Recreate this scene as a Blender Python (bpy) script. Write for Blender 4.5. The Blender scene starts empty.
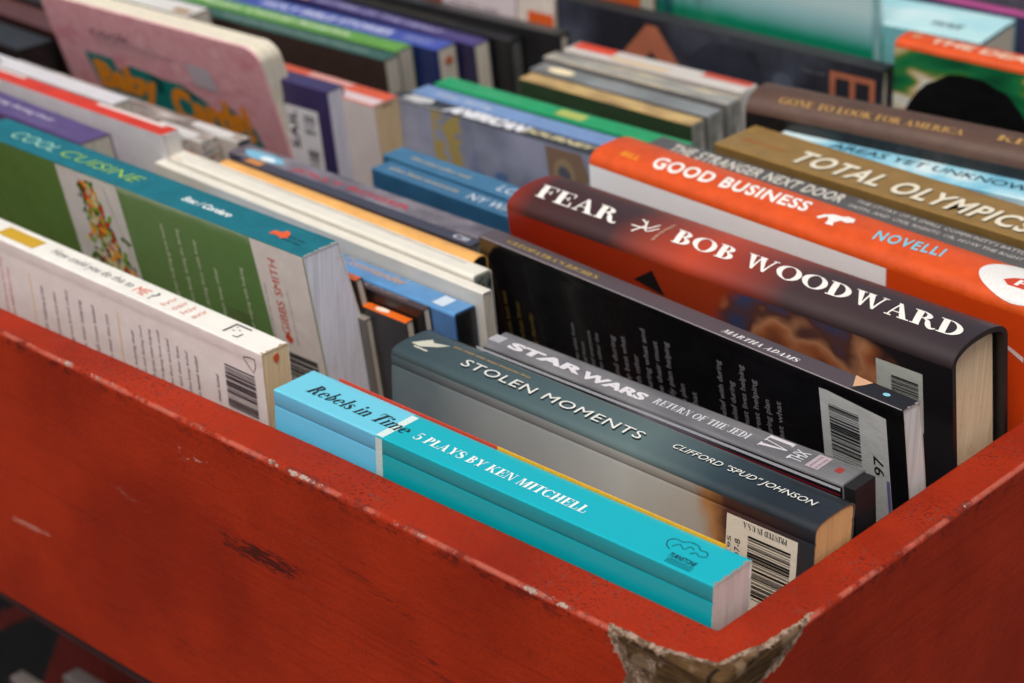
# Books packed in a red painted bin, seen close up. Units: millimetres scaled to metres.
# pose of every book: right end of its front spine edge (x, y, z), length, thickness, depth (mm), yaw (deg), lean
P = {
 'rebels': (-5, 3, 14, 228, 23.5, 150, .8, 0),
 'white': (-251, 9.5, 20.5, 205, 15.6, 157, .4, .06),
 'stolen': (-1.5, 61, 14.5, 223, 26.5, 151, .1, .0),
 'tape': (-9, 89, 17, 184, 16.5, 104, 1.2, .16),
 'black':   (-6, 124, 36, 238, 11.5, 172, -3.2, .22),
 'fear': (-5, 155, 51, 240, 42, 180, -.3, .19),
 'good': (-3, 212, 52.5, 246, 34, 186, -2, .10),
 'cool': (-268, 51, 47, 236, 22, 184, 1.3, .19),
 'orange_small': (-241, 86.5, 11, 185, 5, 150, 1, .16),
 'grey_small': (-264, 83.5, 6, 190, 6.5, 140, 1, .16),
 'tan_small': (-268, 82, 25, 150, 4.5, 150, 1, .25),
 'brown_small': (-235, 91.5, 17.5, 190, 4.5, 160, 1, .16),
 'blue': (-221, 96.5, 18, 187, 14, 160, 0, .12),
 'wh1': (-216, 110, 25, 230, 6, 160, -.8, .12),
 'wh2': (-228, 116.5, 27.5, 216, 12, 160, -.8, .12),
 'yellow': (-240, 129, 28, 176, 10, 160, 0, .12),
 'navy': (-251, 140, 28, 160, 7, 160, .4, .14),
 'jolly': (-254, 148, 28, 170, 14, 160, 1.5, .14),
 'purple':  (-463, 81, 40, 210, 19, 178, 0, .2),
 'red':     (-442, 116, 40, 228, 11, 178, 1.8, .2),
 'pale':    (-500, 131, 38, 200, 12, 170, 1.8, .2),
 'dvd':     (-452, 132, 28, 190, 9, 160, 1.8, .2),
 'dvd2':    (-446, 144, 27, 190, 11, 160, 1.8, .2),
 'dvd3':    (-434, 158, 26, 190, 10, 160, 1.8, .2),
 'pink':    (-461, 197, 60, 170, 19, 190, 5, .36),
 'pbar': (-430, 219, 38, 165, 13.5, 160, 5, .14),
 'org':     (-408, 232, 32, 180, 20, 160, 3, .16),
 'teal1': (-252, 178, 27, 103, 14, 150, 0, .1),
 'teal2': (-170, 193, 28, 192, 15, 150, 0, .08),
 'amer':    (-251, 262, 30, 166, 12, 165, 3.5, .1),
 'sky':     (-250, 276, 30, 163, 14, 165, 3.6, .1),
 'grn':     (-249, 292, 31, 162, 14, 165, 3.8, .1),
 'str':     (-3, 251, 47, 239, 18, 185, -.3, .1),
 'tot':     (-3, 271, 50, 210, 34, 186, -.6, .1),
 'unk':     (-3, 330, 46, 200, 26, 180, 8, .1),
 'brown':   (-6, 352, 61, 222, 33, 195, 10, .1),
 'tan':     (-268, 327, 30, 116, 12, 160, 2.8, .1),
 'grey1':   (-268, 341, 31, 120, 14, 160, 3.2, .1),
 'grey2':   (-268, 358, 33, 124, 13, 160, 3.6, .1),
 'redw':    (-272, 376, 34, 118, 16, 160, 5, .1),
 'green':   (-460, 292, 30, 190, 13, 160, 5, .15),
 'lime':    (-464, 306, 31, 190, 14, 160, 6, .15),
 'blu2':    (-450, 325, 30, 190, 17, 160, 6, .15),
 'purp3':   (-440, 345, 30, 190, 13, 160, 3, .15),
 'blk4':    (-428, 362, 31, 200, 12, 160, 4, .15),
 'blk5':    (-404, 378, 36, 300, 10, 170, 6, .12),
 'dark': (-219, 430, 45, 217, 13, 190, 5, .1),
 'death': (-90, 452, 60, 130, 22, 190, 5, .1),
 'glass': (-262, 470, 118, 250, 14, 220, 4, .2),
 'dgrey': (-640, 172, 25, 180, 26, 190, 0, .1),
 'dbrown': (-640, 201, 28, 180, 22, 190, 0, .1),
 'dblack': (-645, 227, 30, 180, 30, 190, 2, .1),
 'lav': (-466, 408, 60, 60, 14, 190, 3, .05),
 'worg': (-437, 410, 62, 28, 10, 190, 3, .05),
 'oy': (-392, 436, 52, 60, 15, 190, 5, .1),
 'aqua': (-205, 508, 44, 210, 50, 190, 8, .1),
 'pinkline': (-205, 566, 44, 260, 9, 190, 5, .1),
 'whend': (-50, 496, 60, 112, 30, 190, 3, .05),
 'wht3': (-580, 250, 40, 190, 18, 190, 5, .2),
 'rear': (-60, 590, 52, 260, 30, 190, 3, .05),
}
import bpy, bmesh, math, random
from mathutils import Vector, Matrix
from math import radians as rad, sin, cos, pi
S = bpy.context.scene; COL = S.collection
MM = .001
FLOOR = -142.0

# ------------------------------------------------------------------ materials
def lin(c):
    return tuple(((v/255)/12.92 if v/255 <= .04045 else ((v/255+.055)/1.055)**2.4) for v in c)+(1,)
class N:
    """small helper for node maths"""
    def __init__(s, name):
        s.m = bpy.data.materials.new(name); s.m.use_nodes = True; s.t = s.m.node_tree; s.n = s.t.nodes; s.l = s.t.links
        s.b = s.n['Principled BSDF']; s.co = None
    def set(s, sock, v):
        if isinstance(v, (int, float, tuple)): sock.default_value = v
        else: s.l.new(v, sock)
    def M(s, op, a, b=0.0, c=None):
        x = s.n.new('ShaderNodeMath'); x.operation = op; s.set(x.inputs[0], a); s.set(x.inputs[1], b)
        if c is not None: s.set(x.inputs[2], c)
        return x.outputs[0]
    def obj(s):
        if not s.co: s.co = s.n.new('ShaderNodeTexCoord').outputs['Object']
        return s.co
    def scaled(s, sx, sy, sz, off=(0,0,0), rot=(0,0,0)):
        x = s.n.new('ShaderNodeMapping'); s.l.new(s.obj(), x.inputs[0])
        x.inputs['Scale'].default_value = (sx, sy, sz); x.inputs['Location'].default_value = off; x.inputs['Rotation'].default_value = rot
        return x.outputs[0]
    def xyz(s):
        x = s.n.new('ShaderNodeSeparateXYZ'); s.l.new(s.obj(), x.inputs[0])
        return [s.M('MULTIPLY', o, 1000.0) for o in x.outputs]
    def noise(s, v, sc, det=3, rough=.55, color=False, dist=0):
        x = s.n.new('ShaderNodeTexNoise'); s.l.new(v, x.inputs['Vector']); x.inputs['Scale'].default_value = sc
        x.inputs['Detail'].default_value = det; x.inputs['Roughness'].default_value = rough; x.inputs['Distortion'].default_value = dist
        return x.outputs[1 if color else 0]
    def vor(s, v, sc, feat='F1', out='Color'):
        x = s.n.new('ShaderNodeTexVoronoi'); x.feature = feat; s.l.new(v, x.inputs['Vector']); x.inputs['Scale'].default_value = sc
        return x.outputs[out]
    def step(s, v, a, b):
        x = s.n.new('ShaderNodeMapRange'); x.interpolation_type = 'SMOOTHSTEP'; s.set(x.inputs[0], v)
        x.inputs[1].default_value = a; x.inputs[2].default_value = b; return x.outputs[0]
    def mix(s, f, a, b):
        x = s.n.new('ShaderNodeMix'); x.data_type = 'RGBA'; s.set(x.inputs[0], f); s.set(x.inputs[6], a); s.set(x.inputs[7], b); return x.outputs[2]
    def ramp(s, v, stops, interp='LINEAR'):
        x = s.n.new('ShaderNodeValToRGB'); s.l.new(v, x.inputs[0]); r = x.color_ramp; r.interpolation = interp
        while len(r.elements) < len(stops): r.elements.new(.5)
        for e, (p, c) in zip(r.elements, stops): e.position = p; e.color = lin(c)
        return x.outputs[0]
    def bump(s, h, st, dist):
        x = s.n.new('ShaderNodeBump'); s.l.new(h, x.inputs['Height']); x.inputs['Strength'].default_value = st; x.inputs['Distance'].default_value = dist
        s.l.new(x.outputs[0], s.b.inputs['Normal'])
    def done(s, col, rough, coat=0, spec=.5, coat_rough=.1):
        s.set(s.b.inputs['Base Color'], col); s.set(s.b.inputs['Roughness'], rough)
        s.b.inputs['Coat Weight'].default_value = coat; s.b.inputs['Coat IOR'].default_value = 1.75 if coat > .9 else 1.5; s.b.inputs['Coat Roughness'].default_value = coat_rough
        s.b.inputs['Specular IOR Level'].default_value = spec
        return s.m

_mc = {}
def flat(c, rough=.45, coat=0, name=None, wear=None):
    """printed paper or board: one ink colour with faint mottling and handling marks"""
    if wear is None: wear = .022 if min(c) > 150 else .05
    k = (c, rough, coat, wear)
    if k in _mc: return _mc[k]
    s = N(name or 'ink_%02x%02x%02x' % tuple(int(v) for v in c)); L = lin(c)
    n = s.noise(s.scaled(1, 1, 1), 90, 5, .65)
    dk = tuple(v*(1-wear*3) for v in L[:3])+(1,); lt = tuple(min(1, v*(1+wear)+.004*wear*10) for v in L[:3])+(1,)
    r = s.M('ADD', s.M('MULTIPLY', s.noise(s.scaled(1, 1, 3), 60, 4), .25), rough-.12)
    fine = s.noise(s.scaled(1, 1, 1), 900, 2)
    s.bump(s.M('ADD', s.M('MULTIPLY', n, 1.0), s.M('MULTIPLY', fine, .08)), .35, .0012)
    _mc[k] = s.done(s.mix(s.step(n, .3, .7), dk, lt), r, coat); return _mc[k]
def ink(c, rough=.5):
    k = ('i', c, rough)
    if k not in _mc:
        s = N('print_%02x%02x%02x' % tuple(int(v) for v in c)); L = lin(c)
        n = s.noise(s.scaled(1, 1, 1), 1500, 2)
        _mc[k] = s.done(s.mix(s.step(n, .35, .6), tuple(v*.86 for v in L[:3])+(1,), L), rough)
    return _mc[k]
def pages(c=(214, 204, 186), k=1.0):
    key = ('p', c, k)
    if key in _mc: return _mc[key]
    s = N('page_edges'); L = lin(c)
    a = s.noise(s.scaled(8, 1500*k, 8), 1, 3, .75); b = s.noise(s.scaled(30, 260*k, 30), 1, 3, .6)
    st = s.M('ADD', s.M('MULTIPLY', a, .6), s.M('MULTIPLY', b, .4)); sp = s.noise(s.scaled(1, 1, 1), 120, 5, .7)
    col = s.mix(s.step(st, .3, .62), tuple(v*.7 for v in L[:3])+(1,), L)
    col = s.mix(s.M('MULTIPLY', s.step(sp, .55, .8), .45), col, lin((176, 146, 106)))
    s.bump(st, .3, .0006); _mc[key] = s.done(col, .8); return _mc[key]
def art(name, stops, scale=30, stretch=(1, 1, 1), det=4, rough=.35, interp='LINEAR', off=(0, 0, 0), coat=.3, dist=0, tilt=(0, 0, 0)):
    """a printed picture: soft patches of colour"""
    s = N(name); n = s.noise(s.scaled(*stretch, off=off, rot=tilt), scale, det, .55, dist=dist)
    s.bump(s.noise(s.scaled(1, 1, 1), 90, 4), .3, .001)
    return s.done(s.ramp(s.step(n, .25, .75), stops, interp), rough, coat)
def bands(name, xs, scale=60, amp=6, rough=.35, coat=.3, axis=0, sub=(0,0,0)):
    """print whose colour changes along the book: xs = [(local mm, colour)...]"""
    s = N(name); p = s.xyz()[axis]; nz = s.M('MULTIPLY', s.M('SUBTRACT', s.noise(s.scaled(1, 1, 1), scale, 4), .5), float(amp))
    a, b = xs[0][0], xs[-1][0]
    v = s.n.new('ShaderNodeMapRange'); s.l.new(s.M('ADD', p, nz), v.inputs[0]); v.inputs[1].default_value = a; v.inputs[2].default_value = b
    s.bump(s.noise(s.scaled(1, 1, 1), 90, 4), .3, .001)
    return s.done(s.ramp(v.outputs[0], [((x-a)/(b-a), c) for x, c in xs]), rough, coat)

# ------------------------------------------------------------------ objects
def link(name, verts, faces, mats, mi=None, parent=None, smooth=False):
    me = bpy.data.meshes.new(name); me.from_pydata([tuple(c*MM for c in v) for v in verts], [], faces)
    for m in (mats if isinstance(mats, (list, tuple)) else [mats]): me.materials.append(m)
    if mi: me.polygons.foreach_set('material_index', mi)
    if smooth:
        for p in me.polygons: p.use_smooth = True
    me.update(); o = bpy.data.objects.new(name, me); COL.objects.link(o)
    if parent: o.parent = parent
    return o
def tag(o, label, cat, group=None, kind=None):
    if label: o['label'] = label
    if cat: o['category'] = cat
    if group: o['group'] = group
    if kind: o['kind'] = kind
    return o
def box(v, f, x0, x1, y0, y1, z0, z1, sh=0):
    """append a box; sh leans it (y grows as z drops)"""
    b = len(v)
    for z in (z0, z1):
        for x, y in ((x0, y0), (x1, y0), (x1, y1), (x0, y1)): v.append((x, y-sh*z, z))
    for q in ((0, 3, 2, 1), (4, 5, 6, 7), (0, 1, 5, 4), (1, 2, 6, 5), (2, 3, 7, 6), (3, 0, 4, 7)): f.append([b+i for i in q])

WORN = {}
class Book:
    def __init__(s, key, name, label, cat='book', group=None):
        WORN[key] = s; s.X, s.Y, s.Z, s.L, s.T, s.D, s.yaw, s.sh = P[key]
        s.D = s.Z-FLOOR
        s.root = bpy.data.objects.new(name, None); COL.objects.link(s.root); s.root.empty_display_size = .02
        R = Matrix.Rotation(rad(s.yaw), 3, 'Z'); off = R @ Vector((0, s.sh*s.D, -s.D))
        s.off = Vector((0, s.sh*s.D, -s.D))          # base of the thing in local mm
        s.root.location = (Vector((s.X, s.Y, s.Z))+off)*MM; s.root.rotation_euler = (0, 0, rad(s.yaw))
        tag(s.root, label, cat, group); s.k = 0; s.splay = 0; s.bulge = 0; s.cr = .8; s.xcut = 0
    def L2(s, p): return (p[0]-s.off.x, p[1]-s.off.y, p[2]-s.off.z)
    def mesh(s, name, v, f, m, mi=None, smooth=False, parent=None):
        if parent is not None: return link(name, [s.L2(p) for p in v], f, m, mi, parent, smooth)
        return link(name, [s.L2(p) for p in v], f, m, mi, s.root, smooth)
    def top(s, y):
        """height of the spine surface at thickness y (0..T)"""
        t = min(max(y/s.T, 0), 1); z = -s.bulge*abs(2*t-1)**s.pw
        r = s.cr
        for d in (y, s.T-y):
            if d < r: z -= r-math.sqrt(max(0, r*r-(r-max(d, 0))**2))
        return z
    def profile(s, inset=0.0, n=14):
        T, r = s.T, s.cr; pts = []
        ys = [0, r*.06, r*.2, r*.45, r]+[r+(T-2*r)*i/n for i in range(1, n)]+[T-r, T-r*.45, T-r*.2, T-r*.06, T]
        top = [(y, s.top(y)) for y in ys]
        z0 = top[0][1]
        fr = [(0, -s.D)]; 
        if s.crease: fr += [(0, -s.crease-1.2), (s.cd, -s.crease), (0, -s.crease+1.2)]
        bk = [(T-y-s.splay*z, z) for y, z in fr][::-1]
        if not s.crease: bk = [(T+s.splay*s.D, -s.D)]
        pts = fr+top+bk; reg = ['f']*len(fr)+['s']*(len(top)-1)+['b']*len(bk)
        if inset:
            q = []
            for i, (y, z) in enumerate(pts):
                a = pts[max(i-1, 0)]; b = pts[min(i+1, len(pts)-1)]; d = Vector((b[0]-a[0], b[1]-a[1]))
                d = d.normalized() if d.length > 1e-6 else Vector((0, 1)); q.append((y+d.y*inset, z-d.x*inset))
            q[0] = (q[0][0], -s.D); q[-1] = (q[-1][0], -s.D)
            return q, reg
        return pts, reg
    def cover(s, spine, front, back=None, bulge=0, cr=.8, ct=.45, crease=0, cd=.35, pw=2.0, edge=None, name='cover', seg=24, hard=0):
        s.bulge, s.cr, s.crease, s.cd, s.pw, s.ct = bulge, cr, crease, cd, pw, ct
        back = back or front; edge = edge or front
        o, reg = s.profile(); i, _ = s.profile(ct); n = len(o); v = []; f = []; mi = []
        xs = [-s.L+s.L*k/seg for k in range(seg+1)]
        rnd = random.Random(s.T*7+s.L)
        for x in xs:
            e = 0
            for y, z in o: v.append((x, y-s.sh*z, z))
            for y, z in i: v.append((x, y-s.sh*z, z))
        w = 2*n; idx = {'s': 0, 'f': 1, 'b': 2}
        for k in range(seg):
            A, B = k*w, (k+1)*w
            for j in range(n-1):
                f.append([A+j, B+j, B+j+1, A+j+1][::-1]); mi.append(idx[reg[j]])
                f.append([A+n+j, A+n+j+1, B+n+j+1, B+n+j][::-1]); mi.append(3)
        for e, fl in ((0, 0), (seg*w, 1)):
            for j in range(n-1):
                q = [e+j, e+j+1, e+n+j+1, e+n+j]; f.append(q[::-1] if fl else q); mi.append(3)
        return s.mesh(name, v, f, [spine, front, back, edge], mi, smooth=False)
    def smooth(s, o, ang=35):
        for p in o.data.polygons: p.use_smooth = True
        m = o.data
        import math as _m
        bm = bmesh.new(); bm.from_mesh(m)
        for e in bm.edges:
            if len(e.link_faces) == 2 and e.calc_face_angle(0) > rad(ang): e.smooth = False
        bm.to_mesh(m); bm.free()
    def block(s, mat, right=.0, left=.0, inset=.0, gap=.3, name='page_block', splay=0, bend=0):
        """page block following the inside of the cover; inset from the right and left ends"""
        q, _ = s.profile(s.ct+gap); v = []; f = []; n = len(q)
        for x in (-s.L+left, -right):
            for y, z in q:
                zz = min(z, q[len(q)//2][1]) - inset; yy = y
                if splay and y > s.T/2: yy = y+splay*(-zz)
                v.append((x+(bend*(0) if 1 else 0), yy-s.sh*zz, max(zz, -s.D+.5)))
        for j in range(n-1): f.append([j, j+1, n+j+1, n+j])
        f.append([n-1, 0, n, 2*n-1]); f.append(list(range(n))[::-1]); f.append([n+i for i in range(n)])
        return s.mesh(name, v, f, mat)
    def pt(s, reg, u, v, off):
        if reg == 's': y = min(max(v, 0), s.T); z = s.top(y); return (u, v-s.sh*z, z+off)
        if reg == 'f': 
            d = s.cd*max(0, 1-abs(v-s.crease)/1.2) if s.crease else 0
            return (u, d-off+s.sh*v, -v)
        return (off, u+s.sh*v, -v)                      # 'e': right end, u = local y
    def decal(s, reg, polys, mat, name='print', off=.09, parent=None, cuts=True):
        """flat printed shapes: polys in (u, v) of a region, laid just above the surface"""
        s.k += 1; o0 = off+.012*(s.k % 6)
        bm = bmesh.new()
        for i, p in enumerate(polys):
            vs = [bm.verts.new((a, b, .004*(i % 7))) for a, b in p]
            try: bm.faces.new(vs)
            except ValueError: pass
        return s._put(bm, reg, mat, name, o0, parent, cuts)
    def _put(s, bm, reg, mat, name, o0, parent=None, cuts=True):
        if reg == 's' and (s.bulge > .5) and cuts:
            r = s.cr
            for y in [r*.45, r]+[r+(s.T-2*r)*i/14 for i in range(1, 14)]+[s.T-r, s.T-r*.45]:
                bmesh.ops.bisect_plane(bm, geom=bm.verts[:]+bm.edges[:]+bm.faces[:], plane_co=(0, y, 0), plane_no=(0, 1, 0), dist=1e-5)
        bmesh.ops.triangulate(bm, faces=[f for f in bm.faces if len(f.verts) > 4])
        bm.verts.index_update()
        v = [s.pt(reg, q.co.x, q.co.y, o0+q.co.z) for q in bm.verts]; f = [[q.index for q in p.verts] for p in bm.faces]; bm.free()
        me = s.mesh(name, v, f, mat, parent=parent)
        b = bmesh.new(); b.from_mesh(me.data); want = {'s': Vector((0, 0, 1)), 'f': Vector((0, -1, 0)), 'e': Vector((1, 0, 0))}[reg]
        for p in b.faces:
            p.normal_update()
            if p.normal.dot(want) < 0: p.normal_flip()
        b.to_mesh(me.data); b.free(); return me
    def text(s, reg, txt, bx, mat, font='sans', bold=0, shear=0, rot=0, name='title', parent=None, cond=1.0, off=.1, slope=0):
        """lettering fitted to the box bx = (u0, u1, v0, v1); rot 0 reads left to right, 90 reads upwards, 180 upside down"""
        polys = sans(txt, bold, cond) if font == 'sans' else serif(txt, font == 'italic')
        a = [p[0] for q in polys for p in q]; b = [p[1] for q in polys for p in q]
        x0, x1, y0, y1 = min(a), max(a), min(b), max(b); u0, u1, v0, v1 = bx; s.k += 1; o0 = off+.012*(s.k % 6)
        bm = bmesh.new(); W = x1-x0; H = y1-y0
        cache = {}
        for i, q in enumerate(polys):
            vs = []
            for (x, y) in q:
                fx = (x-x0)/W; fy = (y-y0)/H
                if rot == 0: uu = u0+fx*(u1-u0)+fy*shear; vv = (v0+fy*(v1-v0)) if reg != 'f' else (v1-fy*(v1-v0)); vv += slope*fx
                elif rot == 90: uu = u1-fy*(u1-u0); vv = (v0+fx*(v1-v0)) if reg != 'f' else (v1-fx*(v1-v0))
                elif rot == 180: uu = u1-fx*(u1-u0); vv = (v1-fy*(v1-v0)) if reg != 'f' else (v0+fy*(v1-v0))
                else: uu = u0+fy*(u1-u0); vv = v0+fx*(v1-v0)
                vs.append(bm.verts.new((uu, vv, .006*(i % 5) if font != 'sans' else 0)))
            try: bm.faces.new(vs)
            except ValueError: pass
        return s._put(bm, reg, mat, name, o0, parent)
    def scribble(s, reg, u0, u1, v0, v1, rows, mat, rot=90, seed=1, name='small_print', fill=.85, h=.5, ragged=.2, parent=None):
        """lines of print too small to read"""
        r = random.Random(seed); bm = bmesh.new(); words = "helping the plan everyone during belief must with best lives you and family small what keep from other their great".split()
        A, B = (u0, u1) if rot in (90, 270) else (v0, v1); La, Lb = (v0, v1) if rot in (90, 270) else (u0, u1)
        st = (B-A)/rows; sz = st*h
        for k in range(rows):
            c = A+st*(k+.5); end = (Lb-La)*(1-ragged*r.random()); tx = r.choice(words)
            while len(tx)*sz*.62 < end-sz*1: tx += ' '+r.choice(words)
            pl = sans(tx, .01, 1.0); kx = end/max(p[0] for q in pl for p in q)
            for q in pl:
                vs = []
                for x, y in q:
                    x *= kx; y *= sz*1.15
                    if rot == 0: P_ = (La+x, c-sz/2+y) if reg != 'f' else (La+x, c+sz/2-y)
                    else: P_ = (c+sz/2-y, (Lb-x) if reg == 'f' else La+x)
                    vs.append(bm.verts.new((P_[0], P_[1], 0)))
                try: bm.faces.new(vs)
                except ValueError: pass
        s.k += 1
        return s._put(bm, reg, mat, name, .12+.012*(s.k % 6), parent)
    def barcode(s, reg, u0, u1, v0, v1, mat, along='v', seed=3, parent=None, n=30):
        """parallel bars; along='v' stacks them down the cover"""
        r = random.Random(seed); polys = []; a, b = (v0, v1) if along == 'v' else (u0, u1); p = a; ws = [r.choice((.5, .5, 1, 1.5, 2)) for _ in range(2*n)]; k = (b-a)/sum(ws)
        for i, w in enumerate(ws):
            if i % 2 == 0: polys.append([(u0, p), (u1, p), (u1, p+w*k), (u0, p+w*k)] if along == 'v' else [(p, v0), (p+w*k, v0), (p+w*k, v1), (p, v1)])
            p += w*k
        return s.decal(reg, polys, mat, 'barcode', off=.42, parent=parent)

# ------------------------------------------------------------------ lettering
_sc = {}
def sans(txt, bold=0, cond=1.0):
    k = (txt, bold, cond)
    if k in _sc: return _sc[k]
    cu = bpy.data.curves.new('t', 'FONT'); cu.body = txt; cu.size = 1; cu.offset = bold; cu.resolution_u = 3 if len(txt) < 26 else 1; cu.fill_mode = 'FRONT'; cu.space_character = cond
    o = bpy.data.objects.new('t', cu); COL.objects.link(o); dg = bpy.context.evaluated_depsgraph_get(); me = bpy.data.meshes.new_from_object(o.evaluated_get(dg))
    r = [[(me.vertices[i].co.x, me.vertices[i].co.y) for i in p.vertices] for p in me.polygons]
    bpy.data.objects.remove(o); bpy.data.curves.remove(cu); bpy.data.meshes.remove(me); _sc[k] = r; return r
def _arc(cx, cy, rx, ry, a0, a1, tx, ty=.05, n=18):
    out = []
    pt = lambda a, k: (cx+(rx-k*tx)*cos(a), cy+(ry-k*ty)*sin(a))
    for i in range(n):
        a, b = rad(a0+(a1-a0)*i/n), rad(a0+(a1-a0)*(i+1)/n); out.append([pt(a, 0), pt(b, 0), pt(b, 1), pt(a, 1)])
    return out
def _stroke(pts, ws, sub=5):
    P_ = []; n = len(pts)
    for i in range(n-1):
        p0, p1, p2, p3 = [Vector(pts[max(0, min(n-1, j))]) for j in (i-1, i, i+1, i+2)]
        for k in range(sub):
            t = k/sub; P_.append((.5*((2*p1)+(p2-p0)*t+(2*p0-5*p1+4*p2-p3)*t*t+(3*p1-p0-3*p2+p3)*t**3), ws[i]*(1-t)+ws[i+1]*t))
    P_.append((Vector(pts[-1]), ws[-1])); L_ = []
    for i, (p, w) in enumerate(P_):
        d = (P_[min(i+1, len(P_)-1)][0]-P_[max(i-1, 0)][0]).normalized(); nn = Vector((-d.y, d.x))*w/2; L_.append((tuple(p+nn), tuple(p-nn)))
    return [[L_[i][0], L_[i+1][0], L_[i+1][1], L_[i][1]] for i in range(len(L_)-1)]
def _bar(a, b, c, d): return [[(a, b), (c, b), (c, d), (a, d)]]
def _par(a, b, y0, c, d, y1): return [[(a, y0), (b, y0), (d, y1), (c, y1)]]
h_ = .055; t_ = .21
def _stem(x, y0=0, y1=1, t=t_): return _bar(x, y0, x+t, y1)
def _sf(x0, x1, y): return _bar(x0, y, x1, y+h_)
def _SG(): return _stroke([(.53, .68), (.5, .86), (.36, .97), (.2, .95), (.1, .8), (.15, .63), (.32, .52), (.48, .4), (.53, .22), (.43, .06), (.26, .02), (.1, .12), (.06, .32)], [.04, .05, .06, .09, .15, .19, .21, .2, .16, .09, .06, .05, .04])
def _glyphs():
    b = h_; G = {}
    T1 = 1-b
    G['A'] = (_par(.07, .12, 0, .36, .42, 1)+_par(.5, .72, 0, .3, .42, 1)+_bar(.17, .3, .56, .3+b)+_sf(0, .22, 0)+_sf(.42, .8, 0), .84)
    st = _stem(.08); stf = st+_sf(0, .3, 0)+_sf(0, .3, T1)
    G['B'] = (stf+_arc(.27, .745, .3, .255, -90, 90, .18)+_arc(.27, .265, .35, .265, -90, 90, .19), .7)
    G['C'] = (_arc(.42, .5, .42, .5, 40, 320, .2)+_bar(.72, .68, .76, 1)+_bar(.72, 0, .76, .3), .84)
    G['D'] = (stf+_arc(.27, .5, .5, .5, -90, 90, .2), .86)
    G['E'] = (st+_sf(0, .6, 0)+_sf(0, .6, T1)+_bar(.27, .49, .46, .49+b)+_bar(.44, .36, .48, .67)+_bar(.58, 0, .63, .33)+_bar(.58, .7, .63, 1), .72)
    G['F'] = (st+_sf(0, .38, 0)+_sf(0, .6, T1)+_bar(.27, .49, .46, .49+b)+_bar(.44, .36, .48, .67)+_bar(.58, .7, .63, 1), .68)
    G['G'] = (_arc(.42, .5, .42, .5, 40, 330, .2)+_bar(.72, .68, .76, 1)+_stem(.62, .05, .42)+_sf(.52, .88, .4), .92)
    G['H'] = (stf+_stem(.54)+_sf(.46, .81, 0)+_sf(.46, .81, T1)+_bar(.27, .48, .54, .48+b), .88)
    G['I'] = (stf, .38)
    G['J'] = (_stem(.26, .2, 1)+_sf(.16, .54, T1)+_stroke([(.36, .25), (.34, .08), (.2, .01), (.08, .06), (.06, .2)], [.19, .14, .06, .06, .1]), .58)
    G['K'] = (stf+_par(.24, .3, .36, .6, .66, 1)+_par(.56, .78, 0, .3, .44, .52)+_sf(.5, .74, T1)+_sf(.48, .84, 0), .86)
    G['L'] = (stf+_sf(.3, .6, 0)+_bar(.58, 0, .63, .36), .7)
    G['M'] = (_bar(.1, 0, .15, 1)+_par(.4, .5, 0, .1, .3, 1)+_par(.4, .46, 0, .72, .78, 1)+_stem(.72)+_sf(0, .25, 0)+_sf(.02, .2, T1)+_sf(.64, .99, 0)+_sf(.8, .99, T1), 1.05)
    G['N'] = (_bar(.1, 0, .15, 1)+_par(.58, .7, 0, .1, .3, 1)+_bar(.65, 0, .7, 1)+_sf(0, .25, 0)+_sf(.02, .2, T1)+_sf(.55, .8, T1), .84)
    G['O'] = (_arc(.43, .5, .43, .5, 0, 360, .2, n=32), .9)
    G['P'] = (stf+_arc(.27, .72, .34, .28, -90, 90, .19), .66)
    G['R'] = (stf+_arc(.27, .74, .33, .26, -90, 90, .19)+_stroke([(.38, .5), (.5, .4), (.55, .2), (.62, .04), (.76, .03), (.8, .1)], [.06, .14, .19, .15, .06, .04]), .84)
    G['S'] = (_SG(), .64)
    G['T'] = (_stem(.26)+_sf(.16, .55, 0)+_sf(.02, .69, T1)+_bar(.02, .68, .06, 1)+_bar(.65, .68, .69, 1), .74)
    G['U'] = (_stem(.08, .25, 1)+_sf(0, .35, T1)+_bar(.58, .28, .63, 1)+_sf(.5, .71, T1)+_arc(.355, .29, .275, .29, 180, 360, .12), .76)
    G['V'] = (_par(.34, .42, 0, .06, .28, 1)+_par(.36, .42, 0, .62, .68, 1)+_sf(0, .34, T1)+_sf(.54, .76, T1), .76)
    G['W'] = (_par(.28, .36, 0, .05, .26, 1)+_par(.3, .36, 0, .46, .52, 1)+_par(.68, .76, 0, .4, .62, 1)+_par(.7, .76, 0, .96, 1.02, 1)+_sf(0, .34, T1)+_sf(.4, .66, T1)+_sf(.88, 1.1, T1), 1.12)
    G['Y'] = (_stem(.3, 0, .45)+_par(.3, .49, .42, .05, .26, 1)+_par(.42, .47, .42, .66, .72, 1)+_sf(0, .34, T1)+_sf(.56, .8, T1)+_sf(.2, .59, 0), .8)
    G["'"] = (_par(.08, .12, .66, .04, .18, 1), .24)
    G['"'] = (_par(.08, .12, .66, .04, .18, 1)+_par(.28, .32, .66, .24, .38, 1), .44)
    G['.'] = (_bar(.06, 0, .18, .12), .26)
    G['5'] = (_bar(.12, .9, .5, 1)+_bar(.12, .5, .16, .92)+_stroke([(.14, .5), (.28, .58), (.44, .52), (.52, .32), (.44, .08), (.26, .01), (.08, .08), (.06, .22)], [.04, .06, .13, .2, .13, .06, .06, .12]), .64)
    G['b'] = (_bar(.06, 0, .2, 1)+_sf(0, .1, T1)+_arc(.18, .31, .32, .31, -90, 90, .15), .58)
    G['l'] = (_bar(.06, 0, .21, 1)+_sf(0, .1, T1)+_sf(.0, .28, 0), .32)
    G['i'] = (_bar(.06, 0, .21, .62)+_sf(0, .1, .57)+_sf(.0, .28, 0)+_arc(.13, .86, .1, .1, 0, 360, .099, .099, n=12), .34)
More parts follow.
